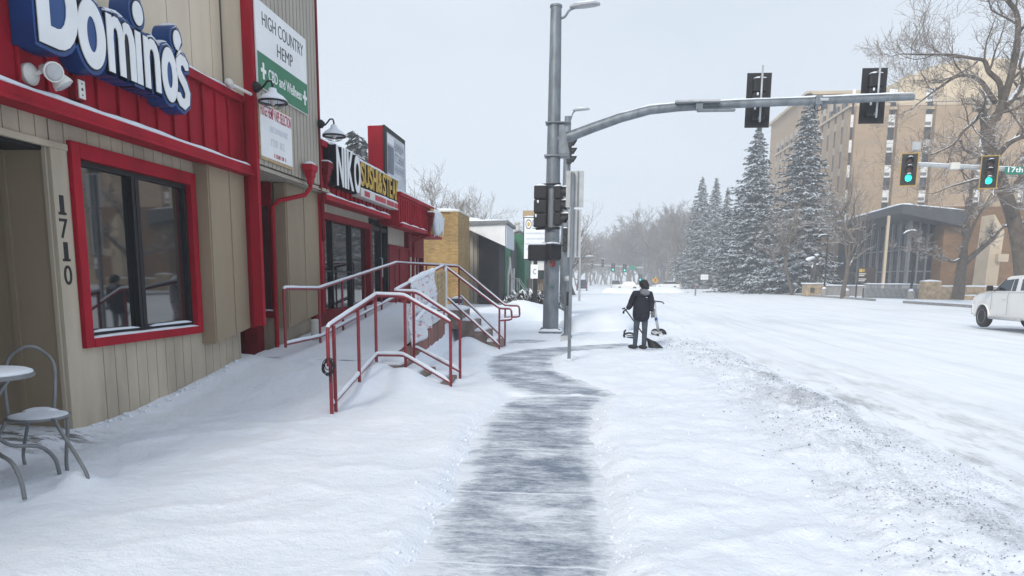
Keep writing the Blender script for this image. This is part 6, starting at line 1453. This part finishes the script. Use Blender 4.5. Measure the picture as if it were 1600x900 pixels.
# big spruces along the far pavement
s1 = spruce('spruce_tree', 'tall snow-laden spruce with its tip rising before the brick building', 27.0, 7.6, 11, .95); s1.location = (ground(1243, 106)+.3, 106, .2); s1.scale = (1.2, 1.2, 1)
s2 = spruce('spruce_tree', 'broad snow-laden spruce standing clear against the sky, left of the brick building', 25.6, 8.8, 23, .95); s2.location = (ground(1172, 118), 118, .2); s2.scale = (1.12, 1.12, 1)
s3 = spruce('spruce_tree', 'dark blue spruce at the front of the shorter spruce cluster', 24.5, 8.4, 35, .85); s3.location = (ground(1090, 168), 168, .2)
dup(s2, (ground(1112, 182), 182, .2), 1.3, 'dark spruce rising behind the shorter spruce cluster', 1.02); dup(s1, (ground(1130, 176), 176, .2), 2.1, 'slim spruce at the right edge of the shorter cluster', .86)
dup(s2, (ground(1212, 112), 122, .2), 2.4, 'lower snowy spruce between the two tall spruces', .62)
dup(s3, (ground(1030, 300), 300, .2), .7, 'hazy lone spruce among bare trees far down the road', 1.15)
q = at(555, 208, 'Y', 62); ps = spruce('spruce_tree', 'spruce tip showing above the red shop roof', 6.0, 2.6, 41, .7); ps.location = (q.x, 62, q.z-6.0)
ps.location.z = 0; ps.scale = (2.2, 2.2, q.z/6.0)
q = at(838, 350, 'Y', 95); dup(s3, (q.x-.5, 95, 0), .4, 'spruce peeping out behind the shop signs', q.z/24.5*1.12)
# cottonwood at the right edge
YT = 50.0
def tp(px, py, dy=0): q = at(px, py, 'Y', YT+dy); return (q.x-TX, YT+dy-YT, q.z)
TX = at(1588, 440, 'Y', YT).x
bt = bare_tree('cottonwood_tree', 'large gnarled cottonwood with snow-dusted limbs at the right edge', 26, 5, .6, spread=.75, levels=4, kids=(6, 6, 5, 4), minr=.008, lens=(.55, .62, .6, .6), trunk_pts=[
    ([tp(1600, 470), tp(1594, 400), tp(1583, 340), tp(1562, 280, .4), tp(1545, 225), tp(1542, 200)], (.46, .34), 2),
    ([tp(1542, 215), tp(1553, 185), tp(1572, 165), tp(1592, 140, 1), tp(1612, 110, 1)], (.28, .16), 4),
    ([tp(1556, 188), tp(1570, 150, -.5), tp(1583, 105, -1), tp(1590, 60, -1), tp(1588, 20, -1), tp(1565, -10, -1)], (.24, .12), 7),
    ([tp(1566, 165), tp(1562, 130), tp(1545, 112), tp(1538, 95), tp(1520, 91, -.5), tp(1480, 85, -1), tp(1440, 85, -1.5), tp(1408, 84, -2)], (.19, .035), 8),
    ([tp(1555, 160), tp(1530, 125, 1), tp(1500, 118, 1), tp(1470, 135, 1.5), tp(1430, 165, 1.5)], (.17, .04), 8),
    ([tp(1543, 205), tp(1533, 180, -1), tp(1522, 190, -1.5), tp(1505, 205, -2), tp(1490, 225, -2.2), tp(1460, 240, -2.5)], (.17, .04), 7),
    ([tp(1553, 250), tp(1575, 225, -1), tp(1600, 212, -1), tp(1640, 195, -1)], (.18, .12), 5),
    ([tp(1585, 340), tp(1570, 310, -2), tp(1552, 285, -2.5), tp(1530, 280, -3), tp(1490, 290, -3.2)], (.25, .05), 6)])
bt.location = (TX, YT, 0)
# small street trees by the pavilion
st1 = bare_tree('street_tree', 'bare young street tree with upright crown in front of the brick building', 13.5, 9, .26, spread=.62, levels=4, kids=(11, 6, 5, 3), first=.33, minr=.010, lens=(.62, .52, .55, .6)); st1.location = (ground(1318, 79), 79, .25)
dup(st1, (ground(1239, 97), 97, .25), 2.2, 'greyish bare tree in front of the tall spruces', .92)
YT2 = 66.0; TX2 = at(1498, 460, 'Y', YT2).x
def tq(px, py, dy=0): q = at(px, py, 'Y', YT2+dy); return (q.x-TX2, dy, q.z)
st2 = bare_tree('street_tree', 'bare forked tree with thick short trunk before the brown brick wing', 12, 15, .4, spread=.7, levels=4, kids=(6, 6, 5, 4), minr=.010, lens=(.5, .55, .55, .6), trunk_pts=[
    ([tq(1496, 468), tq(1500, 440), tq(1502, 420), tq(1505, 400)], (.50, .36), 0),
    ([tq(1505, 408), tq(1508, 380), tq(1512, 350), tq(1516, 315), tq(1520, 270)], (.30, .10), 8),
    ([tq(1507, 412), tq(1525, 395, -.5), tq(1545, 378, -1), tq(1562, 360, -1), tq(1590, 330, -1)], (.26, .08), 6),
    ([tq(1500, 405), tq(1488, 409, -.4), tq(1475, 402, -.8), tq(1450, 398, -1), tq(1432, 390, -1.2), tq(1400, 385, -1.5)], (.14, .03), 7),
    ([tq(1508, 385), tq(1522, 350, .5), tq(1535, 328, .8), tq(1548, 305, 1)], (.17, .05), 5)]); st2.location = (TX2, YT2, 0)
# left side trees behind the roofs
l1 = bare_tree('bare_tree', 'bare tree with spreading crown above the end of the red roof', 12.6, 21, .24, spread=.62, levels=4, kids=(9, 6, 5, 4), first=.4, minr=.012, lens=(.6, .55, .55, .6)); q = at(668, 262, 'Y', 66); l1.location = (q.x, 66, 0)
l1.scale = (q.z/12.6,)*3
q = at(742, 292, 'Y', 78); dup(l1, (q.x, 78, 0), 2.0, 'bare tree with open crown above the yellow brick wall', q.z/12.9); q = at(715, 300, 'Y', 95); dup(l1, (q.x, 95, 0), 4.0, 'fainter bare tree between the two trees behind the shops', q.z/12.9)
l2 = bare_tree('bare_tree', 'dark leaning bare tree just behind the sign post', 14, 33, .36, spread=.7, levels=4, kids=(9, 7, 5, 4), first=.3, minr=.012, lens=(.62, .55, .55, .6)); l2.location = (at(897, 450, 'Y', 85).x, 85, 0)
q = at(915, 318, 'Y', 85); l2.scale = (q.z/12.6,)*3
# woods lining the road, each tree its own
V1 = bare_tree('bare_tree', 'hazy bare tree in the roadside wood', 22, 51, .42, spread=.5, levels=4, kids=(12, 7, 5, 3), first=.22, mats=('ftwig', 'ftwig'), minr=.028, lens=(.5, .5, .55, .6), stems=1, group='hazy bare trees lining the far road')
V2 = bare_tree('bare_tree', 'hazy bare tree in the roadside wood', 20, 63, .40, spread=.62, levels=4, kids=(11, 7, 5, 3), first=.25, mats=('ftwig', 'ftwig'), minr=.028, lens=(.52, .5, .55, .6), stems=2, group='hazy bare trees lining the far road')
rnd = random.Random(8); spots = []
for px, Y, pyt in ((1066, 215, 322), (1052, 230, 330), (1044, 210, 345), (1034, 240, 330), (1020, 230, 350), (1006, 245, 352), (1058, 260, 335), (1012, 290, 345), (994, 280, 358), (984, 300, 362), (975, 265, 366), (966, 320, 364), (957, 300, 372), (1028, 320, 352), (1000, 330, 355), (948, 340, 372), (940, 310, 378), (932, 350, 376), (1072, 240, 335), (1080, 260, 340), (990, 240, 372), (1040, 280, 350), (925, 240, 372), (918, 260, 368), (935, 380, 380), (925, 400, 382), (950, 400, 378), (970, 400, 376), (908, 150, 372), (903, 190, 375), (895, 230, 378), (885, 300, 385), (985, 380, 372), (1005, 400, 370), (1060, 180, 352)):
    spots.append((px, Y, pyt))
for i, (px, Y, pyt) in enumerate(spots):
    q = at(px, pyt, 'Y', Y); src, h0 = ((V1, 22), (V2, 20))[i % 2]; sc = q.z/(h0*.88)
    lab = 'hazy bare tree in the roadside wood'
    if i < 2: place(src, (q.x, Y, 0), rnd.random()*6, sc)
    else: dup(src, (q.x, Y, 0), rnd.random()*6, None, sc)
# trees across the street outside the frame on the right, seen in the shop windows
for i, (x, y, s_) in enumerate(((34, 40, .8), (30, 24, .7))): dup(V2, (x+8, y, .2), i*2.0, 'bare tree beside the road outside the shop windows', s_, 'bare trees across from the shops')
# snowy shrubs by the pole sign
def shrub(label, px, Y, w_, h_, seed, n=260):
    rnd = random.Random(seed); x = at(px, 450, 'Y', Y).x; t = thing('shrub', label, 'shrub', (x, Y, .0)); mb = MB()
    for i in range(n):
        a = rnd.random()*6.28; r = rnd.random()**.5*w_; p = V((x+math.cos(a)*r*.4, Y+math.sin(a)*r*.3, .05)); d = V((math.cos(a)*r*.8, math.sin(a)*r*.6, h_*rnd.uniform(.5, 1)*(1-.5*(r/w_)**2))); m_ = p+d*.55+V((0, 0, .1)); mb.tube([p, m_, p+d], [.018, .014, .006], 3, cap=False)
        for k in range(3): q = p.lerp(p+d, rnd.uniform(.5, 1)); e = V((rnd.gauss(0, .14), rnd.gauss(0, .14), rnd.gauss(.03, .07))); s_ = e.cross(V((0, 0, 1))).normalized()*.05 if e.length > .01 else V((.05, 0, 0)); mb.add([q-s_*.4, q+s_*.4, q+e+s_, q+e*1.6, q+e-s_], [(0, 1, 2, 3, 4)])
    mb.build('foliage', M['shrub'], t, fix=False); mb = MB(); mb.ball((x, Y, .05), (w_*.9, w_*.7, h_*.35), 12, 7, None, .3); mb.build('snow_mound', M['snow'], t, smooth=True); return t
shrub('snow-dusted dark shrub below the white pole sign', 828, 35.5, 1.15, 1.25, 3, 420); shrub('low snowy shrub between pole sign and green stoop', 808, 36.5, .7, .8, 5); shrub('snow-dusted shrub half behind the corner pole', 850, 36.5, .8, 1.0, 7)
# ================================================================== FAR END OF THE STREET
def car(label, m, loc, rz, s=1.0, suv=False, name='parked_car'):
    t = thing(name, label, 'car', (0, 0, 0)); h = 1.75 if suv else 1.45
    lo = [(-2.2, .35), (-2.25, .75), (-2.1, .95), (-1.4, 1.0), (1.2, .98), (2.1, .85), (2.25, .6), (2.2, .35)]; mb = MB(); mb.prism([(-.88, y, z) for y, z in lo], (1.76, 0, 0)); mb.build('body', M[m], t, bevel=.06)
    up = [(-2.0 if suv else -1.6, .98), (-1.8 if suv else -1.1, h), (.3, h), (1.1, .98)]; mb = MB()
    for x, k in ((-.84, 0), (-.70, 1), (.70, 1), (.84, 0)): pass
    mb.v = [(-.84, up[0][0], up[0][1]), (-.70, up[1][0], up[1][1]), (-.70, up[2][0], up[2][1]), (-.84, up[3][0], up[3][1]), (.84, up[0][0], up[0][1]), (.70, up[1][0], up[1][1]), (.70, up[2][0], up[2][1]), (.84, up[3][0], up[3][1])]
    for f in ((0, 1, 2, 3), (7, 6, 5, 4), (0, 4, 5, 1), (1, 5, 6, 2), (2, 6, 7, 3)): mb._f(*f)
    cb = mb.build('cabin', M['truckglass'], t, bevel=.02); mb = MB(); mb.box(-.72, .72, up[1][0], up[2][0], h-.02, h+.06); mb.build('roof', M[m], t, bevel=.03); mb = MB(); mb.drift([(0, up[1][0]+.1, h+.05), (0, .25, h+.05)], 1.2, .05, 3, .2); mb.build('snow_cap', M['snow'], t, smooth=True)
    for x in (-.8, .8):
        for y in (-1.35, 1.4): MB().lathe([(.0, -.1), (.32, -.1), (.34, 0), (.32, .1), (.0, .1)], (x, y, .33), 14, Matrix.Rotation(rad(90), 3, 'Y')).build('wheel', M['tyre'], t)
        MB().box(min(x*.8, x*1.08), max(x*.8, x*1.08), -2.27, -2.2, .65, .85).build('tail_lamp', M['taillamp'], t); MB().box(min(x*.75, x*1.05), max(x*.75, x*1.05), 2.18, 2.26, .6, .75).build('headlight', M['glasslens'], t)
    place(t, loc, rz, s); return t
def road_at(px, Y): return at(px, 440, 'Y', Y).x
car('dark hazy car seen down the left lane of the street', 'darkcar', (road_at(909.5, 122), 122, 0), 0, 1.0, True)
car('pale faint car farther down the middle of the street', 'offwhite', (road_at(962, 150), 150, .0), math.pi, 1.0, True)
car('white car parked at the right beyond the yellow warning sign', 'wpaint', (road_at(1045, 135), 135, .2), rad(70), 1.0)
car('snow-covered white car parked just left of the person\'s head', 'wpaint', (road_at(982, 128), 128, .1), rad(75), .95)
YF = 175.0; ax = road_at(1005, YF); z0 = at(1005, 402, 'Y', YF).z
t = thing('signal_pole', 'distant dark signal pole with pale mast arm over the street', 'signal pole', (ax, YF, 0)); MB().tube([(ax, YF, 0), (ax, YF, z0)], [.25, .18], 8).build('shaft', M['grey'], t)
a = at(1005, 418.5, 'Y', YF); b = at(890, 411, 'Y', YF); MB().tube([a, a.lerp(b, .5), b], [.16, .13, .10], 8).build('mast_arm', M['galvl'], t)
DS = signal('distant lit green signal, left one on the far mast arm', lit='sgrn', group='distant traffic lights'); q = at(958, 418, 'Y', YF-.4); place(DS, q, 0, 1.4)
q = at(976, 419, 'Y', YF-.4); dup(DS, q, 0, 'distant lit green signal beside the far green street sign', 1.4); q = at(1000.5, 434, 'Y', YF-.5); dup(DS, q, 0, 'distant lit green signal low on the far signal pole', 1.3)
for px, py, lab in ((941.5, 411, 'distant dark signal hanging from the middle of the far mast arm'), (925, 413, 'distant dark signal near the left end of the far mast arm')): q = at(px, py, 'Y', YF); dup(SP_, q, math.pi, lab, 1.8, 'distant traffic lights')
q = at(983, 415, 'Y', YF-.3); q2 = at(994, 422, 'Y', YF-.3); t = thing('street_name_sign', 'small distant green street sign on the far mast arm', 'street sign', q); MB().box(q.x, q2.x, YF-.4, YF-.3, q2.z, q.z).build('board', M['sgreen'], t)
YF2 = 290.0; a = at(925, 428, 'Y', YF2); b = at(952, 430, 'Y', YF2); px_ = road_at(956, YF2); t = thing('signal_pole', 'very faint signal gantry farthest down the street', 'signal pole', (px_, YF2, 0)); MB().tube([(px_, YF2, 0), (px_, YF2, a.z+1)], .22, 8).build('shaft', M['galvl'], t); MB().tube([a, b, (px_, YF2, b.z)], .13, 8).build('mast_arm', M['galvl'], t)
for px, lab in ((929, 'faint far signal at the tip of the farthest gantry'), (941, 'faint far signal in the middle of the farthest gantry')): q = at(px, 430, 'Y', YF2-.5); dup(SP_, q, 0, lab, 1.6, 'distant traffic lights')
# yellow diamond and other small signs
YW = 118.0; q = at(1024, 438, 'Y', YW); t = thing('warning_sign', 'yellow diamond warning sign on a post beyond the person', 'traffic sign', (q.x, YW, 0)); h = .55; bd = MB().prism([(q.x-h, YW, q.z), (q.x, YW, q.z-h), (q.x+h, YW, q.z), (q.x, YW, q.z+h)], (0, .04, 0)).build('sign_panel', M['yellow'], t); mb = MB(); mb.obox((q.x-.05, YW-.01, q.z), (.12, .01, .45)); mb.obox((q.x+.08, YW-.01, q.z+.1), (.28, .01, .1), Matrix.Rotation(.6, 3, 'Y')); mb.build('symbol', M['black'], bd); MB().box(q.x-.04, q.x+.04, YW+.04, YW+.10, 0, q.z).build('post', M['grey'], t)
YW = 160.0; a = at(1095, 429, 'Y', YW); b = at(1106.5, 437, 'Y', YW); t = thing('roadside_sign', 'small white rectangular sign before the dark spruce cluster', 'sign', ((a.x+b.x)/2, YW, .2)); bd = MB().box(a.x, b.x, YW, YW+.06, b.z, a.z).build('board', M['white'], t); mb = MB()
for i in range(3): mb.box(a.x+.2+i*.45, a.x+.5+i*.45, YW-.01, YW, b.z+.3, a.z-.3)
mb.build('markings', M['txtfaint'], bd); MB().box((a.x+b.x)/2-.06, (a.x+b.x)/2+.06, YW+.07, YW+.15, 0, a.z).build('post', M['grey'], t)
q = at(1086.5, 460, 'Z', .1); t = thing('marker_post', 'short dark marker post standing in the snowy median', 'post', (q.x, q.y, .0)); MB().tube([(q.x, q.y, -.1), (q.x, q.y, 1.1)], .09, 8).build('shaft', M['grey'], t); MB().ball((q.x, q.y, 1.15), (.13, .13, .12), 8, 6).build('cap', M['taillamp'], t, smooth=True)
# ploughed heaps in the distance
def heap(name, label, px, Y, w_, d_, h_, seed):
    x = road_at(px, Y); mb = MB(); mb.ball((x, Y, 0), (w_, d_, h_), 28, 14, None, .35); o = mb.build(name, M['snow'], None, smooth=True); tag(o, label, 'snow heap'); return o
heap('snow_heap', 'ploughed snow heap on the pavement left of the person', 935, 26, 1.3, 2.2, .55, 1); heap('snow_heap', 'rounded snow heap beside the pole sign shrubs', 818, 31, 2.3, 1.5, .75, 2); heap('snow_heap', 'long low snow heap along the far right of the street', 1025, 112, 5, 3, .8, 3); heap('snow_heap', 'snow heap in front of the distant parked cars', 975, 105, 3.0, 2.5, .7, 4)
# haze
mb = MB(); mb.box(-1500, 1500, -300, 1800, -2.0, 42.0); hz = mb.build('haze', []); tag(hz, kind='stuff')
hm = bpy.data.materials.new('haze'); hm.use_nodes = True; n = hm.node_tree; n.nodes.clear(); o = n.nodes.new('ShaderNodeOutputMaterial'); pvn = n.nodes.new('ShaderNodeVolumePrincipled'); pvn.inputs['Color'].default_value = (.93, .96, 1, 1); pvn.inputs['Density'].default_value = .0018; pvn.inputs['Anisotropy'].default_value = .2
n.links.new(pvn.outputs[0], o.inputs['Volume']); hz.data.materials.append(hm)
